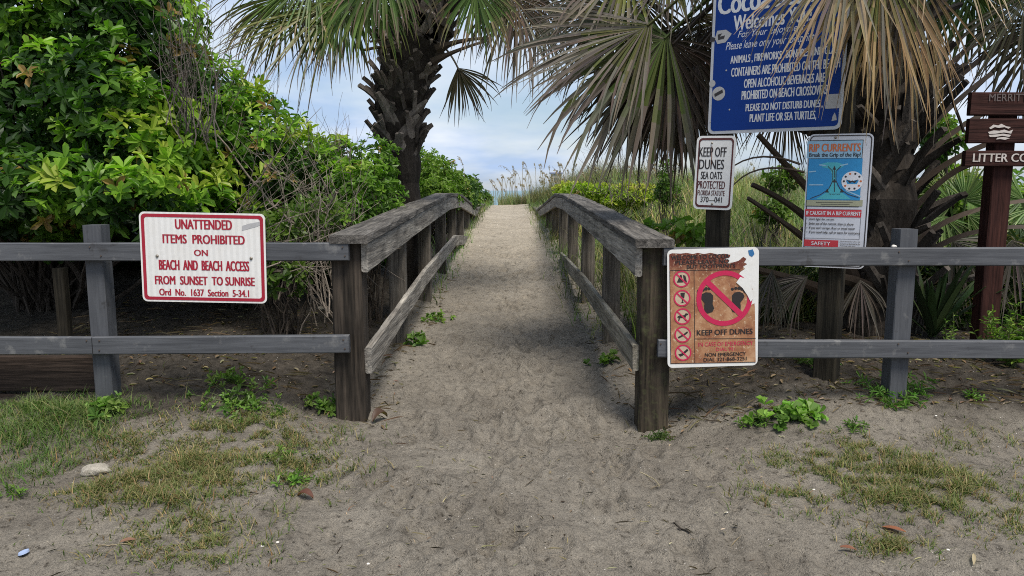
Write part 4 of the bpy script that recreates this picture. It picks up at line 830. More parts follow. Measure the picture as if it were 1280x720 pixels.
# bare twigs
def brush(name, label, lines, m=M_DEAD, n=40, spread=20, rad=(.002, .007), seed=0, side=2):
    r = np.random.default_rng(seed+300); mb = MB(); pts = []
    for j in range(n):
        a, b, Y = lines[r.integers(len(lines))]
        p = U(a[0]+r.normal(0, spread*.7), a[1]+r.normal(0, spread*.3), Y+r.normal(0, .15)); q = U(b[0]+r.normal(0, spread*1.6), b[1]+r.normal(0, spread), Y+r.normal(0, .25))
        p[2] = max(p[2], G(p[0], p[1])-.02); P_ = crooked(p, q, 9, .045, r); r0 = r.uniform(*rad); tube(mb, P_, np.linspace(r0, r0*.3, 9), 5)
        for k in range(side):
            i = r.integers(3, 8); e = P_[i]+unit((q-p)*.6+r.normal(0, .6, 3)*np.linalg.norm(q-p))*np.linalg.norm(q-p)*r.uniform(.15, .4); tube(mb, crooked(P_[i], e, 6, .05, r), np.linspace(r0*.5, r0*.15, 6), 4)
    o = mb.build(name, m); return tag(o, label, 'dead brush')
brush('dead_brush', 'upright thicket of bare dark twigs sticking out of the big shrub against the sky', [((235, 170), (232, 10), 4.7), ((245, 180), (258, 30), 4.8), ((225, 150), (215, 50), 4.7)], M_DEADG, 46, 24, (.002, .005), 1)
brush('dead_brush', 'thin bare grey twigs rising over the sloping shrub beside the slim palm', [((345, 220), (355, 110), 5.6), ((380, 230), (400, 150), 5.7), ((310, 190), (300, 100), 5.7), ((420, 240), (425, 150), 5.8)], M_DEAD, 46, 16, (.002, .004), 2)
brush('dead_brush', 'tangle of pale dead branches lying beside the dark front post of the left railing', [((390, 380), (340, 200), 4.9), ((420, 370), (400, 230), 4.9), ((350, 370), (420, 280), 4.8), ((330, 340), (430, 300), 4.7), ((400, 400), (360, 300), 4.7), ((435, 350), (440, 210), 5.1), ((300, 300), (400, 250), 5.0), ((280, 290), (350, 170), 5.0), ((430, 300), (360, 190), 5.1)], M_DEAD, 105, 24, (.002, .0065), 3)
for a, b, Y, rr in (((398, 310), (272, 165), 5.0, .011), ((420, 240), (384, 300), 4.8, .007), ((340, 330), (430, 265), 4.85, .006), ((155, 410), (60, 300), 5.0, .03), ((60, 420), (180, 350), 5.1, .028)):
    mb = MB(); P_ = crooked(U(*a, Y), U(*b, Y+.2), 10, .02); tube(mb, P_, np.linspace(rr, rr*.5, 10), 6)
    o = mb.build('dead_branch', M_DEAD if rr < .02 else M_BRANCH)
    tag(o, {.011: 'long pale dead branch slanting up through the sloping shrub', .007: 'short bent dead branch above the end of the left top rail', .006: 'thin dead branch leaning to the right beside the dark front post', .03: 'thick dark limb leaning in the shade under the big shrub', .028: 'thick dark limb lying low in the shade under the big shrub'}[rr], 'branch')

brush('dead_brush', 'thin brown stems standing in the grass left of the white keep-off sign', [((770, 250), (765, 195), 8.5), ((800, 250), (795, 195), 8.5), ((830, 255), (825, 200), 8.2), ((850, 260), (845, 205), 8.0), ((745, 240), (745, 200), 9.0)], M_DEADG, 60, 18, (.002, .0045), 5)
# dark back-drop shrubs behind the left thicket and far right greenery
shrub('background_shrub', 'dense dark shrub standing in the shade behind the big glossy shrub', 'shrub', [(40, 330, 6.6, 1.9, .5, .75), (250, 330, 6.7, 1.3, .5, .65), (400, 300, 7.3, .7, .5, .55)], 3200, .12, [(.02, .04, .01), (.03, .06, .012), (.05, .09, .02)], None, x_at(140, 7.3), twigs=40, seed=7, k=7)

# ------------------------------------------------------------------ dune plants on the right
shrub('bright_shrub', 'low yellow-green shrub behind the kink of the right railing', 'shrub', [(745, 243, 11.5, .55, .5, .17), (715, 240, 12.5, .3, .4, .17), (785, 245, 11, .4, .4, .18)], 900, .085, [(.15, .22, .022), (.24, .32, .030), (.32, .40, .045), (.36, .36, .06)], None, x_at(745, 11.5), twigs=30, seed=8, k=7)
shrub('leafy_bush', 'small leafy bush left of the white keep-off sign', 'shrub', [(835, 240, 8, .14, .15, .14), (830, 218, 8, .07, .1, .14)], 75, .06, [(.08, .14, .025), (.13, .21, .035)], None, x_at(835, 8), twigs=16, seed=9, k=7, tw_r=.005)
shrub('leafy_bush', 'pale green bush seen between the stout palm and the brown timber sign', 'shrub', [(1175, 165, 7, .16, .2, .2), (1185, 250, 7.2, .45, .4, .3), (1260, 270, 7, .5, .4, .35), (1170, 190, 7, .1, .1, .2)], 750, .10, [(.06, .12, .025), (.11, .19, .035), (.17, .25, .05), (.24, .28, .07)], None, x_at(1200, 7), twigs=30, seed=10, k=7)
shrub('leafy_bush', 'light green bush behind the stalks left of the rip current sign', 'shrub', [(978, 222, 7.5, .16, .2, .12), (965, 262, 7.2, .15, .2, .12)], 130, .075, [(.08, .13, .025), (.12, .19, .035), (.17, .24, .05)], None, x_at(965, 7), twigs=24, seed=11, k=7, tw_r=.005)
shrub('broadleaf_plant', 'broad-leaved creeping plant behind the front post of the right railing', 'plant', [(850, 288, 5.0, .14, .2, .09), (870, 292, 4.8, .14, .2, .07), (820, 290, 5.2, .10, .1, .06)], 30, .08, [(.11, .19, .032), (.17, .27, .05)], None, x_at(855, 5), twigs=14, seed=12, k=5, W=.85, tw_r=.004)
def grass_field(name, label, n, pts, H, Wd, bend, cols, tipc, seed, p=None):
    r = np.random.default_rng(seed); P_ = pts(n, r); z = gh(P_[:, 0], P_[:, 1]); P_ = np.column_stack([P_, z-.01]); n = len(P_); col = pal(cols, n, r, p)
    mb = MB(); cn = fbm(P_[:, 0]*1.0+3, P_[:, 1]*.8, 1.7, 3); col = col*np.clip(1.0+1.5*cn, .35, 1.7)[:, None]*np.array([1, 1, 1.]); col[:, 0] *= np.clip(1+.9*fbm(P_[:, 0]+9, P_[:, 1], .9, 2), .7, 1.35); hh = r.uniform(*H, n)*(0.7+.6*np.clip(fbm(P_[:, 0], P_[:, 1], 1.2, 2)+.5, 0, 1)); blades(mb, P_, r.uniform(0, 6.28, n), hh, r.uniform(*Wd, n), r.uniform(*bend, n), col, tipcol=col*.6+np.array(tipc)*.4, rng=r)
    return tag(mb.build(name, M_GRASS), label, 'grass', kind='stuff')
def region_r(n, r):
    Y = 5.0+(r.random(n)**1.7)*19; lo = .85+.05*np.sin(Y*1.3)-.012*np.maximum(Y-9, 0); x = lo+(r.random(n)**.9)*(1.5+Y*.33); return np.stack([x, Y], 1)
grass_field('dune_grass', 'tall tangled dune grass covering the sand to the right of the path', 24000, region_r, (.22, .60), (.005, .012), (.4, 1.6), [(.085, .15, .030), (.13, .19, .045), (.22, .23, .085), (.33, .28, .15), (.06, .11, .024)], (.34, .30, .16), 21, [.3, .27, .18, .10, .15])
def region_l(n, r):
    Y = 9.0+r.random(n)*15; x = -.75+.02*np.maximum(Y-10, 0)-(r.random(n)**1.2)*(1.2+Y*.12); return np.stack([x, Y], 1)
grass_field('dune_grass', 'dune grass and runners along the left side of the far path', 2600, region_l, (.12, .35), (.005, .011), (.4, 1.5), [(.085, .14, .028), (.13, .18, .04), (.22, .22, .08)], (.24, .24, .10), 22)
def region_crest(n, r):
    x = r.normal(1.5, 1.2, n); x = x[(x > .42) & (x < 4.5)]; return np.stack([x, r.uniform(18.5, 24, len(x))], 1)
def region_end(n, r):
    x = -.42+r.random(n)**.7*1.5; return np.stack([x, r.uniform(21.3, 24.5, n)], 1)
grass_field('crest_grass', 'short pale grass closing the view where the path drops to the beach', 4800, region_end, (.18, .5), (.007, .014), (.2, 1.0), [(.11, .14, .045), (.17, .18, .07), (.24, .22, .11), (.09, .12, .04), (.2, .14, .08)], (.30, .25, .16), 26)
grass_field('crest_grass', 'fine grass clump on the dune crest at the end of the path', 5200, region_crest, (.30, .75), (.006, .014), (.2, 1.0), [(.11, .14, .045), (.17, .18, .07), (.24, .22, .11), (.09, .12, .04)], (.32, .27, .17), 23)
def region_rail(n, r):
    Y = 5+r.random(n)**.8*14; x = np.interp(Y, [3.6, 10.4, 16, 20], [.60, .60, .53, .45])+r.normal(.04, .10, n); return np.stack([x, Y], 1)
grass_field('rail_grass', 'grass growing through the right railing', 1100, region_rail, (.10, .36), (.004, .009), (.5, 1.7), [(.08, .14, .028), (.13, .19, .045), (.20, .22, .08)], (.22, .22, .10), 24)
def region_raill(n, r):
    Y = 6.5+r.random(n)*13; x = -.72+.012*np.maximum(Y-10, 0)+r.normal(-.03, .06, n); return np.stack([x, Y], 1)
grass_field('rail_grass', 'green runners growing along the foot of the left railing', 500, region_raill, (.06, .22), (.004, .010), (.5, 1.7), [(.08, .16, .028), (.12, .20, .04)], (.16, .22, .06), 25)
# sea oats
r = np.random.default_rng(77)
def sea_oat(i, px, ptop, Y):
    p = U(px, 240, Y); x = p[0]; zb = G(x, Y); top = U(px, ptop, Y)[2]; h = max(.5, top-zb); lean = r.normal(-.10, .12)*h; b = np.array([x-lean*.4, Y, zb-.02]); t_ = np.array([x+lean*.6, Y+r.normal(0, .1), zb+h])
    mb = MB(); st = bez(b, np.array([b[0]*.8+t_[0]*.2, b[1], zb+h*.98]), t_-np.array([0, 0, .06*h]), 9); rr = .0016+.00022*Y; tube(mb, st, np.linspace(rr*1.3, rr*.5, 9), 4, (.36, .30, .19))
    d = un(r.normal(size=(34, 3))*np.array([.5, .3, .4])+np.array([np.sign(lean+.01)*.5, 0, -.5])); q = r.uniform(5.2, 8, 34); sd = np.stack([np.interp(q, np.arange(9), st[:, k_]) for k_ in range(3)], 1)-np.array([0, 0, 1.])*(r.random(34)*.03)[:, None]; ll = r.uniform(.02, .045, 34)*(.7+.018*Y)
    leaves(mb, sd, d, un(r.normal(size=(34, 3))), ll, ll*.30, pal([(.44, .34, .21), (.34, .25, .155), (.26, .185, .12)], 34, r))
    o = mb.build('sea_oat', M_GRASS); return tag(o, 'tan seed-headed sea oat stalk standing in the grass on the dune crest', 'sea oat', 'sea oats on the dune crest')
for i in range(92):
    px = r.choice([r.uniform(612, 720), r.uniform(640, 860), r.uniform(860, 1000)], p=[.5, .35, .15]); sea_oat(i, px, r.uniform(198, 230)+max(0, (650-px)*.35), r.uniform(21.6, 24) if px < 690 else r.uniform(14, 22) if px < 760 else r.uniform(10, 18))
def lone_oat(px, pt, Y, label):
    o = sea_oat(0, px, pt, Y); del o['group']; o['label'] = label
lone_oat(580, 190, 13.0, 'tall lone sea oat standing above the rounded shrub by the left railing'); lone_oat(566, 207, 13.2, 'leaning lone sea oat just left of the tallest one, by the left railing')

# sword-leaved clumps and dry leaf skirts around the stout palm
def sword(name, label, px, py, Y, n, L, Wd, cols, seed, spread=(10, 65), cat='plant', col_m=M_WEED):
    r = np.random.default_rng(seed); p = U(px, py, Y); p[2] = G(p[0], p[1])+.02 if py > 240 else p[2]; mb = MB()
    for j in range(n):
        az = r.uniform(0, 6.28); th = math.radians(r.uniform(*spread)); d = V3(math.cos(az)*math.sin(th), math.sin(az)*math.sin(th), math.cos(th)); l = L*r.uniform(.6, 1.1); e = p+d*l+V3(0, 0, -.15*l*math.sin(th)); sd = unit(np.cross(d, [0, 0, 1.])+1e-5)
        strap(mb, bez(p, (p+e)/2+V3(0, 0, .08*l), e, 7), sd, [Wd, Wd*1.15, Wd*.9, Wd*.12], .006, pal(cols, 1, r)[0])
    return tag(mb.build(name, col_m), label, cat)
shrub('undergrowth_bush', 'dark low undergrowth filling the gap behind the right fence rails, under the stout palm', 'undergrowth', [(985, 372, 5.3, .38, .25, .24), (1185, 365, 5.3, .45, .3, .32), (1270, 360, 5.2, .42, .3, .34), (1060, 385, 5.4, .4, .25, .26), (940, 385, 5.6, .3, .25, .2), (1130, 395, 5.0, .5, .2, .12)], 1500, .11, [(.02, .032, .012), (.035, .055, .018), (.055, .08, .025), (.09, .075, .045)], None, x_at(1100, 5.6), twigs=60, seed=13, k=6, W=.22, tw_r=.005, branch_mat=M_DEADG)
DK = [(.03, .055, .02), (.045, .075, .025), (.06, .085, .03)]
sword('sword_plant', 'dark sword-leaved plant beside the right fence post', 1165, 420, 4.5, 22, .62, .045, DK, 31, (5, 50))
sword('sword_plant', 'dark sword-leaved plant at the right edge behind the brown post', 1225, 400, 5.1, 24, .75, .045, DK, 32, (10, 60))
sword('sword_plant', 'dark narrow-bladed plant under the upper rail, right of the peeling sign', 985, 415, 4.9, 20, .42, .03, DK, 36, (15, 70))
sword('sword_plant', 'dark blades crowding behind the right fence post', 1110, 412, 5.0, 22, .55, .035, DK, 37, (8, 60))
sword('sword_plant', 'stiff green blades standing behind the right railing near its kink', 772, 300, 8.0, 14, .55, .05, [(.06, .10, .035), (.09, .13, .05)], 33, (5, 50))
sword('sword_plant', 'spiky green clump between the white keep-off sign and the rip current sign', 962, 330, 5.4, 26, .62, .034, [(.05, .085, .025), (.08, .12, .035), (.11, .14, .05)], 34, (8, 60))
sword('sword_plant', 'spiky green clump right of the post under the white keep-off sign', 918, 310, 5.6, 18, .42, .03, [(.06, .10, .03), (.09, .14, .04)], 35, (8, 60))
def fan_plant(label, px, py, Y, fans, seed):
    r = np.random.default_rng(seed); p = U(px, py, Y); p[2] = G(p[0], p[1]); root = thing('dwarf_palmetto', p, label, 'palmetto')
    for k, (hx, hy, hY, tx, ty, R, b, tp) in enumerate(fans):
        hub = U(hx, hy, hY); frond(root, hub, U(tx, ty, hY-.1)-hub, V3(r.normal(0, .3), -1, .4), R, n=30, spread=85, droop=.35, base=np.array(b), tip=np.array(tp), origin=p, seed=seed*10+k, wmax=.03, sag=.04)
LG = (.13, .20, .06); LT = (.22, .25, .10); DG = (.05, .085, .025)
fan_plant('light green dwarf palmetto seen through the stalks right of the stout palm', 1195, 330, 6.3, [(1190, 255, 6.3, 1150, 225, .38, LG, LT), (1205, 250, 6.2, 1235, 215, .38, LG, LT), (1180, 270, 6.1, 1180, 310, .35, LG, LT), (1210, 270, 6.2, 1260, 270, .36, LG, LT)], 5)
fan_plant('green dwarf palmetto at the right edge behind the brown timber post', 1285, 320, 5.8, [(1280, 250, 5.8, 1250, 225, .40, LG, LT), (1290, 260, 5.8, 1255, 280, .40, LG, LT), (1275, 280, 5.7, 1275, 330, .36, DG, LG)], 6)
def skirt(label, px, py, Y, tx, ty, R, seed, spread=60, col=None):
    hub = U(px, py, Y); root = thing('dry_palm_leaf', hub, label, 'dead palm leaf')
    frond(root, hub, U(tx, ty, Y-.05)-hub, V3(0, -1, .2), R, n=26, spread=spread, droop=1.3, base=GREY*.5, tip=GREY*.7, seed=seed, wmax=.026, sag=.10, name='blade')
skirt('dry grey palm leaf hanging like a brush behind the peeling sign', 965, 338, 4.25, 963, 400, .36, 71, 32)
skirt('dry tan palm leaf fanned out low at the right, behind the brown post', 1190, 300, 4.9, 1250, 350, .62, 72, 50)
skirt('dry grey palm leaf drooping at the right edge under the timber sign', 1265, 300, 4.7, 1290, 370, .55, 73, 60)
skirt('dry brown palm leaf collapsed low between the right fence post and the brown post', 1160, 352, 4.6, 1165, 410, .42, 75, 55)
skirt('dry pale palm leaf slumped behind the post under the rip current sign', 1075, 350, 4.5, 1090, 410, .38, 76, 45)
skirt('dry grey leaf lying at the foot of the stout palm', 1010, 345, 4.6, 960, 380, .45, 74, 40)
# feathery fleabane beside the fence
def stem_plant(label, px, py, Y, n, h, L, cols, seed, name='leafy_weed', lean=.25, k=22, W=.28):
    r = np.random.default_rng(seed); p = U(px, py, Y); p[2] = G(p[0], p[1]); root = thing(name, p, label, 'weed'); ms_ = MB(); ml = MB()
    for j in range(n):
        e = p+V3(r.normal(0, lean)*h, r.normal(0, lean)*h, h*r.uniform(.6, 1.05)); st = bez(p+V3(r.normal(0, .015), r.normal(0, .015), 0), (p+e)/2+r.normal(0, .03, 3), e, 8); tube(ms_, st, np.linspace(.0035, .0012, 8), 4, (.12, .14, .05))
        t_ = r.uniform(.12, 1, k); P_ = np.stack([np.interp(t_, np.linspace(0, 1, 8), st[:, q]) for q in range(3)], 1); D = un(r.normal(size=(k, 3))*np.array([1, 1, .3])+np.array([0, 0, .5])); l = L*r.uniform(.6, 1.1, k)*(1.15-.5*t_)
        leaves(ml, P_, D, un(r.normal(0, .3, (k, 3))+np.array([0, 0, 1.])), l, l*W, pal(cols, k, r))
    ml.build('foliage', M_WEED, root); ms_.build('stem', M_WEED, root); return root
FB = [(.10, .17, .03), (.15, .23, .04), (.20, .27, .06)]
stem_plant('bushy bright green weed at the right edge behind the lower fence rail', 1268, 425, 4.0, 18, .36, .055, FB, 81, lean=.18, k=46)
stem_plant('thin upright green weed in the dark between the fence post and the brown post', 1184, 420, 4.1, 3, .30, .04, FB, 82, lean=.1)
stem_plant('curly-stemmed green weed in front of the brown post', 1228, 425, 4.1, 5, .25, .05, FB, 83, lean=.25)

# ------------------------------------------------------------------ low weeds and grass in the sand
def weed(label, px, py, n, rad, L, cols, seed, W=.45, up=.5, h=.03, base=None):
    r = np.random.default_rng(seed); p = gpix(px, py) if base is None else base
    C = np.stack([p[0]+r.normal(0, rad, n), p[1]+r.normal(0, rad*.8, n), np.zeros(n)], 1); C[:, 2] = gh(C[:, 0], C[:, 1])+r.uniform(.2, 1, n)*h
    A = un(np.stack([(C[:, 0]-p[0])*2, (C[:, 1]-p[1])*2-.15, np.full(n, up)], 1)+r.normal(0, .15, (n, 3))); mb = MB(); rosettes(mb, C, A, 6, np.full(n, L)*r.uniform(.6, 1.2, n), W, pal(cols, n, r, jit=.2), r, tilt=(30, 80))
    p0 = np.array([p[0], p[1], G(p[0], p[1])])
    for c_ in C: tube(mb, bez(p0, (p0+c_)/2+np.array([0, 0, .01]), c_, 5), .0014, 4, (.10, .13, .04))      # runners
    o = mb.build('weed', M_WEED, base=(p[0], p[1], G(p[0], p[1]))); return tag(o, label, 'weed')
WG = [(.075, .14, .025), (.11, .19, .032), (.15, .24, .045)]
weed('leafy green weed at the foot of the left fence post', 132, 517, 24, .055, .05, WG, 1, h=.06)
weed('spreading green weed below the white and red sign', 300, 508, 60, .10, .035, WG, 2, h=.05)
weed('short green weed rising up the bank under the white and red sign', 292, 480, 24, .05, .035, WG, 3, h=.06)
weed('green weed left of the dark front post of the left railing', 412, 514, 26, .055, .04, WG, 4, h=.05)
weed('small feathery weed touching the dark front post', 440, 520, 10, .035, .035, WG, 5, h=.04)
weed('broad-leaved bright green weed in the bare sand right of the peeling sign', 985, 522, 34, .075, .052, [(.09, .18, .025), (.13, .25, .035), (.17, .30, .05)], 6, W=.75, h=.05)
weed('feathery green weed at the left rim of the broad-leaved one', 948, 530, 22, .05, .035, WG, 7, W=.25, h=.04)
weed('feathery green weed around the foot of the right fence post', 1120, 500, 60, .085, .048, [(.08, .16, .03), (.11, .20, .04)], 8, W=.22, h=.06)
weed('small green weed under the lower rail left of the right fence post', 1017, 455, 14, .04, .05, WG, 9, h=.03)
weed('tiny green weed right of the right fence post', 1215, 497, 10, .03, .03, WG, 10, W=.3, h=.03)
weed('tiny green weed between the broad-leaved weed and the grass patch', 1066, 535, 16, .04, .03, WG, 11, W=.3, h=.03)
weed('thin green weed at the foot of the mossy front post', 822, 549, 18, .035, .035, [(.06, .11, .025), (.09, .14, .03)], 12, W=.18, h=.015)
weed('green seedling beside the second post of the right railing', 755, 457, 8, .035, .05, WG, 13, W=.8, h=.05)
weed('green sprout in the gap of the left railing near its second post', 522, 432, 10, .03, .06, WG, 14, W=.6, h=.08)
weed('green sprout on the sand edge by the third post of the left railing', 545, 400, 14, .06, .045, WG, 15, W=.5, h=.03)
weed('dark green tuft at the left edge of the bare sand', 15, 620, 10, .02, .03, WG, 16, W=.2, h=.03)
weed('small bright weed inside the left grass patch', 372, 605, 14, .03, .03, WG, 17, W=.35, h=.03)
weed('low bright weed high on the left grass patch', 350, 572, 20, .05, .028, WG, 18, W=.35, h=.03)
def patch(name, label, spots, n, H, cols, seed, p=None, Wd=(.0016, .0034), bend=(.5, 3.0), tipc=(.24, .19, .10), keepat=-.28):
    """spots: (px, py, radius x, radius y in metres, weight)"""
    r = np.random.default_rng(seed); S_ = [(gpix(a[0], a[1]), a[2], a[3]) for a in spots]; wt = np.array([a[4] for a in spots], float); wt /= wt.sum(); w_ = r.choice(len(S_), n, p=wt); S_ = [(a, b, c*1.55) for a, b, c in S_]
    c = np.array([a[0][:2] for a in S_])[w_]; rad = np.array([[a[1], a[2]] for a in S_])[w_]; P_ = c+r.normal(size=(n, 2))*rad*.7
    tuft = r.normal(size=(max(12, n//22), 2))                         # blades stand in tufts
    tid = r.integers(len(tuft), size=n); tc_ = np.array([a[0][:2] for a in S_])[r.choice(len(S_), len(tuft), p=wt)] ; 
    tr = np.array([[a[1], a[2]] for a in S_]); tw = r.choice(len(S_), len(tuft), p=wt); T_ = np.array([a[0][:2] for a in S_])[tw]+tuft*tr[tw]*.62
    P_ = np.where((r.random(n) < .6)[:, None], T_[tid]+r.normal(0, .022, (n, 2)), P_)
    keep = fbm(P_[:, 0], P_[:, 1], 19, 2) > keepat; P_ = P_[keep]; n = len(P_)
    P3 = np.column_stack([P_, gh(P_[:, 0], P_[:, 1])-.003]); col = pal(cols, n, r, p); mb = MB(); q = .55+.9*np.clip(fbm(P_[:, 0], P_[:, 1], 5, 2)+.4, 0, 1)
    blades(mb, P3, r.uniform(0, 6.28, n), r.uniform(*H, n)*q, r.uniform(*Wd, n), r.uniform(*bend, n), col, lv=3, tipcol=col*.5+np.array(tipc)*.5, rng=r)
    return tag(mb.build(name, M_GRASS), label, 'grass', kind='stuff')
GC = [(.075, .125, .026), (.11, .15, .036), (.22, .19, .07), (.33, .25, .12), (.20, .11, .05)]
patch('grass_patch', 'sparse half-dry grass patch in the sand at the lower left', [(250, 575, .42, .22, 2.4), (330, 560, .30, .18, 1.5), (200, 610, .25, .12, 1.2), (230, 665, .22, .10, 1.1), (150, 615, .12, .08, .6), (380, 590, .15, .12, .5), (300, 530, .3, .12, .8), (180, 560, .25, .14, .8), (250, 695, .15, .05, .5)], 19000, (.03, .075), GC, 41, [.38, .25, .16, .12, .09], (.0026, .0054), keepat=-.14)
patch('grass_patch', 'taller green grass along the left edge in front of the plank wall', [(40, 535, .34, .14, 2.2), (100, 535, .2, .12, 1.2), (15, 580, .2, .12, .9), (60, 512, .35, .05, 1.6), (-60, 540, .3, .2, 1.5), (10, 600, .15, .08, .4)], 6000, (.05, .13), [(.06, .13, .024), (.09, .16, .03), (.16, .19, .06), (.28, .24, .11), (.18, .11, .05)], 42, [.5, .28, .12, .07, .03], (.0022, .005), tipc=(.18, .20, .08))
patch('grass_patch', 'thin dry grass patch in the sand at the lower right', [(1090, 600, .32, .14, 1.8), (1020, 575, .22, .10, .9), (1150, 630, .22, .10, 1.2), (980, 620, .16, .06, .45), (1190, 600, .2, .14, .7), (1240, 640, .15, .12, .6), (1110, 685, .10, .05, .6), (1230, 560, .25, .1, .4), (1060, 560, .18, .08, .6), (1140, 580, .2, .1, .6)], 12500, (.025, .065), GC, 43, [.36, .26, .18, .11, .09], (.0025, .005), keepat=-.05)
# leaf litter
def litter(name, label, n, fn, seed, m=M_WEED, cols=((.16, .10, .06), (.22, .15, .09), (.10, .07, .045), (.28, .22, .14))):
    r = np.random.default_rng(seed); P_ = fn(n, r); n = len(P_); P3 = np.column_stack([P_, gh(P_[:, 0], P_[:, 1])+.006]); az = r.uniform(0, 6.28, n); D = np.stack([np.cos(az), np.sin(az), r.normal(0, .18, n)], 1); mb = MB()
    twig = r.random(n) < .55; L = np.where(twig, r.uniform(.03, .16, n)*(.45 if name == 'sand_debris' else 1), r.uniform(.02, .05, n)*(.5 if name == 'sand_debris' else 1)); W = np.where(twig, .003, L*.36); c = pal(cols, n, r, jit=.25)
    leaves(mb, P3, un(D), un(np.stack([r.normal(0, .2, n), r.normal(0, .2, n), np.ones(n)], 1)), L, W, c); return tag(mb.build(name, m), label, 'leaf litter', kind='stuff')
litter('leaf_litter', 'dead leaves and twigs under the shrubs on the left', 1500, lambda n, r: np.stack([r.uniform(-3, -.75, n), 3.75+r.random(n)**1.3*2, ], 1), 51)
litter('leaf_litter', 'dead leaves and twigs behind the right fence', 3200, lambda n, r: np.stack([r.uniform(.78, 3.6, n), 3.55+r.random(n)**1.3*1.9], 1), 52)
litter('leaf_litter', 'scattered twigs and leaf bits along both edges of the sand path', 420, lambda n, r: (lambda s, Y: np.stack([s*(.60+np.abs(r.normal(0, .10, n)))-.03, Y], 1))(r.choice([-1, 1], n), r.uniform(3.5, 9, n)), 53)
litter('sand_debris', 'thin straws and leaf crumbs scattered over the near sand', 620, lambda n, r: np.stack([r.normal(0, 1.1, n), r.uniform(2.0, 3.6, n)], 1), 54, cols=((.30, .24, .16), (.16, .11, .07), (.05, .04, .03), (.40, .33, .24)))

# ------------------------------------------------------------------ single small things on the sand
def lump(name, label, cat, px, py, rx, ry, rz, m, seed, amp=.25):
    r = np.random.default_rng(seed); p = gpix(px, py); bm = bmesh.new(); bmesh.ops.create_icosphere(bm, subdivisions=3, radius=1); ph = r.uniform(0, 9, 3)
    for v in bm.verts:
        k = 1+amp*float(fbm(np.array([v.co.x*1.1+ph[0]]), np.array([v.co.y*1.1+v.co.z+ph[1]]), 1.3, 3)[0]); v.co = Vector((v.co.x*rx*k, v.co.y*ry*k, v.co.z*rz*k))
    me = bpy.data.meshes.new(name); bm.to_mesh(me); bm.free(); me.materials.append(m)
    for q in me.polygons: q.use_smooth = True
    o = bpy.data.objects.new(name, me); COL.objects.link(o); o.location = (p[0], p[1], G(p[0], p[1])+rz*.3); return tag(o, label, cat)
M_STONE = barkmat('pale_stone', (.46, .42, .35), (.30, .27, .22), 40, (1, 1, 1)); M_SHELL = mat('shell_white', (.62, .58, .52), .6)
lump('rock', 'pale rounded rock lying in the left grass patch', 'rock', 120, 592, .058, .05, .028, M_STONE, 1, .35)
lump('rock', 'small tan rock under the tangle of dead branches, left of the dark front post', 'rock', 402, 387, .035, .025, .022, M_STONE, 2, .3)
for k, (px, py, lab) in enumerate(((328, 684, 'white shell chip below the left grass patch'), (347, 680, 'small white shell chip, right of the other below the left grass patch'), (1017, 613, 'pale shell chip in the right grass patch'), (908, 641, 'white shell chip on the bare sand right of the path'), (460, 706, 'tiny white shell chip at the bottom of the sand path'), (1185, 688, 'white shell chip at the lower right'), (1170, 520, 'white shell chip right of the fence post weed'))):
    lump('shell_chip', lab, 'shell', px, py, .0065, .0045, .003, M_SHELL, 10+k, .3)
lump('shell', 'white scrap lying on the top rail against the right fence post', 'shell', 1118, 306, .013, .010, .008, M_SHELL, 30, .3).location = tuple(U(1117.5, 309.5, 3.575)+np.array([0, 0, .006]))
p = gpix(30, 695); mb = MB(); a = np.arange(16)*2*math.pi/16; q = np.stack([.017*np.cos(a), .017*np.sin(a), .004*np.cos(a)], 1); c = np.array([p[0], p[1], G(p[0], p[1])+.008])
mb.add(np.concatenate([c+q, c+q*np.array([.9, .9, 1])+V3(0, 0, .007)]), [(k, (k+1) % 16, 16+(k+1) % 16, 16+k) for k in range(16)]); mb.f.append(np.array([[16+k for k in range(16)]])); mb.c.append(np.array([[.5]*3]))
tag(mb.build('bottle_cap', mat('cap_blue', (.34, .42, .60), .4)), 'pale blue bottle cap on the sand at the lower left', 'bottle cap')
def one_leaf(label, px, py, L, W, az, col, seed, lift=.006, name='fallen_leaf'):
    p = gpix(px, py); mb = MB(); n = 7; f = np.linspace(0, 1, n); d = V3(math.cos(az), math.sin(az), 0); s_ = V3(-math.sin(az), math.cos(az), 0); pr = np.sin(math.pi*np.clip(f*.92+.06, 0, 1))**.8
    mid = np.array([p[0], p[1], G(p[0], p[1])+.004])+d*((f-.5)*L)[:, None]+np.array([0, 0, 1.])*(lift*np.sin(f*3.1)+.004)[:, None]
    V = np.concatenate([mid+s_*(pr*W/2)[:, None]+V3(0, 0, lift*.7), mid, mid-s_*(pr*W/2)[:, None]+V3(0, 0, lift*.4)]); F = [(k, k+1, n+k+1, n+k) for k in range(n-1)]+[(n+k, n+k+1, 2*n+k+1, 2*n+k) for k in range(n-1)]
    mb.add(V, F, col); return tag(mb.build(name, M_WEED, smooth=True), label, 'fallen leaf')
RB = (.30, .115, .06)
one_leaf('rust-red fallen leaf in the right grass patch', 1117, 666, .075, .032, 2.6, RB, 1); one_leaf('pale straw-coloured leaf at the lower right', 1217, 703, .08, .012, 1.0, (.46, .37, .24), 2)
one_leaf('curled dark red fallen leaf at the right rim of the left grass patch', 382, 625, .075, .03, -.4, (.13, .055, .038), 3, .02); one_leaf('curled brown leaf lying right of the dark front post', 475, 527, .10, .05, .9, (.085, .048, .032), 4, .035)
one_leaf('small yellow leaf on the bank under the lower left rail', 187, 478, .035, .018, .5, (.48, .38, .16), 5); one_leaf('small yellow leaf, right of the other on the bank under the left sign', 257, 462, .03, .018, .2, (.46, .37, .18), 6)
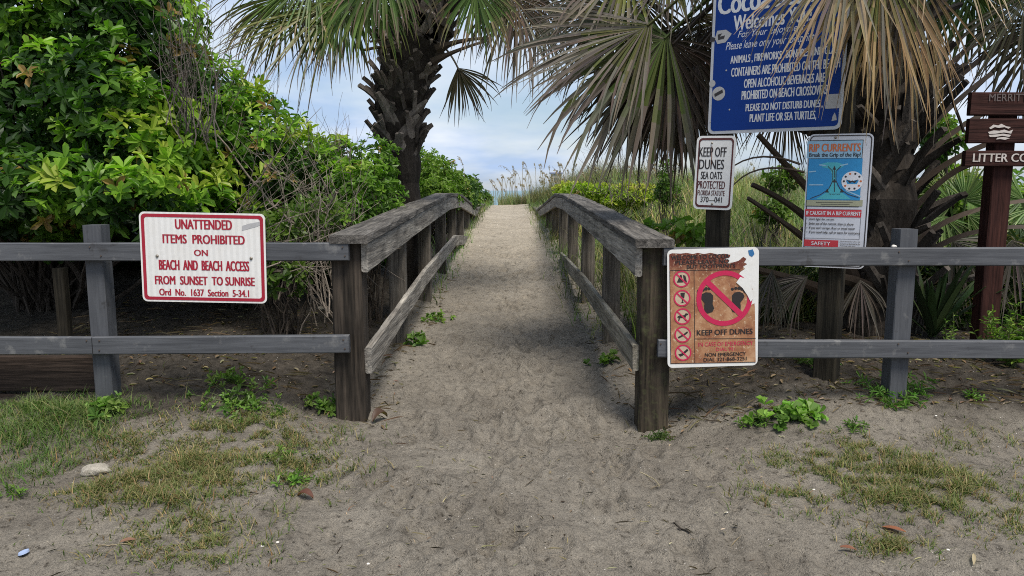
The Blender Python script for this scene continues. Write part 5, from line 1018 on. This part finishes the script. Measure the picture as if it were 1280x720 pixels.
one_leaf('rust-red leaf scrap below the right grass patch', 1060, 690, .05, .02, -.5, (.24, .10, .06), 7); one_leaf('brown leaf below the left grass patch', 160, 680, .05, .022, .4, (.26, .14, .09), 8)
def straw(label, a, b, c, rad, col):
    P_ = [gpix(*a), gpix(*b), gpix(*c)]; Q = bez(*P_, 9); Q[:, 2] = gh(Q[:, 0], Q[:, 1])+rad+.002; mb = MB(); tube(mb, Q, rad, 5, col); tag(mb.build('straw', M_WEED), label, 'straw')
straw('curved pale straw on the bare sand right of the mossy post', (795, 592), (822, 596), (824, 610), .0022, (.40, .33, .22)); straw('pale bent straw in the right grass patch', (1070, 613), (1080, 628), (1084, 640), .002, (.46, .38, .2)); straw('dark twig on the sand right of the path', (842, 656), (852, 664), (862, 668), .003, (.05, .04, .03))
straw('thin dry straw below the left grass patch', (122, 684), (140, 684), (162, 682), .002, (.32, .25, .16)); straw('dry straw at the foot of the left grass patch', (310, 672), (316, 662), (318, 650), .0018, (.42, .33, .2))
# pale hut on legs, far down the beach
YH = 95.; p = U(695, 222, YH); root = thing('lifeguard_tower', (p[0], YH, G(p[0], YH)), 'small pale lifeguard tower with a grey roof, far off beyond the sea oats', 'tower')
zb = U(695, 229, YH)[2]; zr = U(695, 217.5, YH)[2]; zt = U(695, 214.5, YH)[2]; wx = .72
HP, HR = mat('hut_paint', (.42, .36, .28), .8), mat('hut_roof', (.24, .25, .33), .7)
mb = MB(); sweep(mb, [(p[0], YH, zb), (p[0], YH, zr)], (0, 1, 0), wx*2-.1, 1.3, .02, 2); mb.build('cabin', HP, root)
mb = MB(); sweep(mb, [(p[0]-wx-.1, YH, zr+.11), (p[0]+wx+.1, YH, zr+.11)], (0, 0, 1), 1.7, .2, .03, 2); mb.build('roof', HR, root)
for sx in (-1, 1):
    for sy in (-1, 1):
        mb = MB(); sweep(mb, [(p[0]+sx*.55, YH+sy*.5, G(p[0], YH)-.5), (p[0]+sx*.55, YH+sy*.5, zb-.002)], (0, 1, 0), .12, .12, .01, 2); mb.build('leg', HP, root)
mb = MB(); sweep(mb, [(p[0]-.3, YH-.66, zb+.45), (p[0]+.3, YH-.66, zb+.45)], (0, 0, 1), .03, .5, .005, 2); mb.build('window', mat('hut_window', (.08, .09, .10), .2), root)
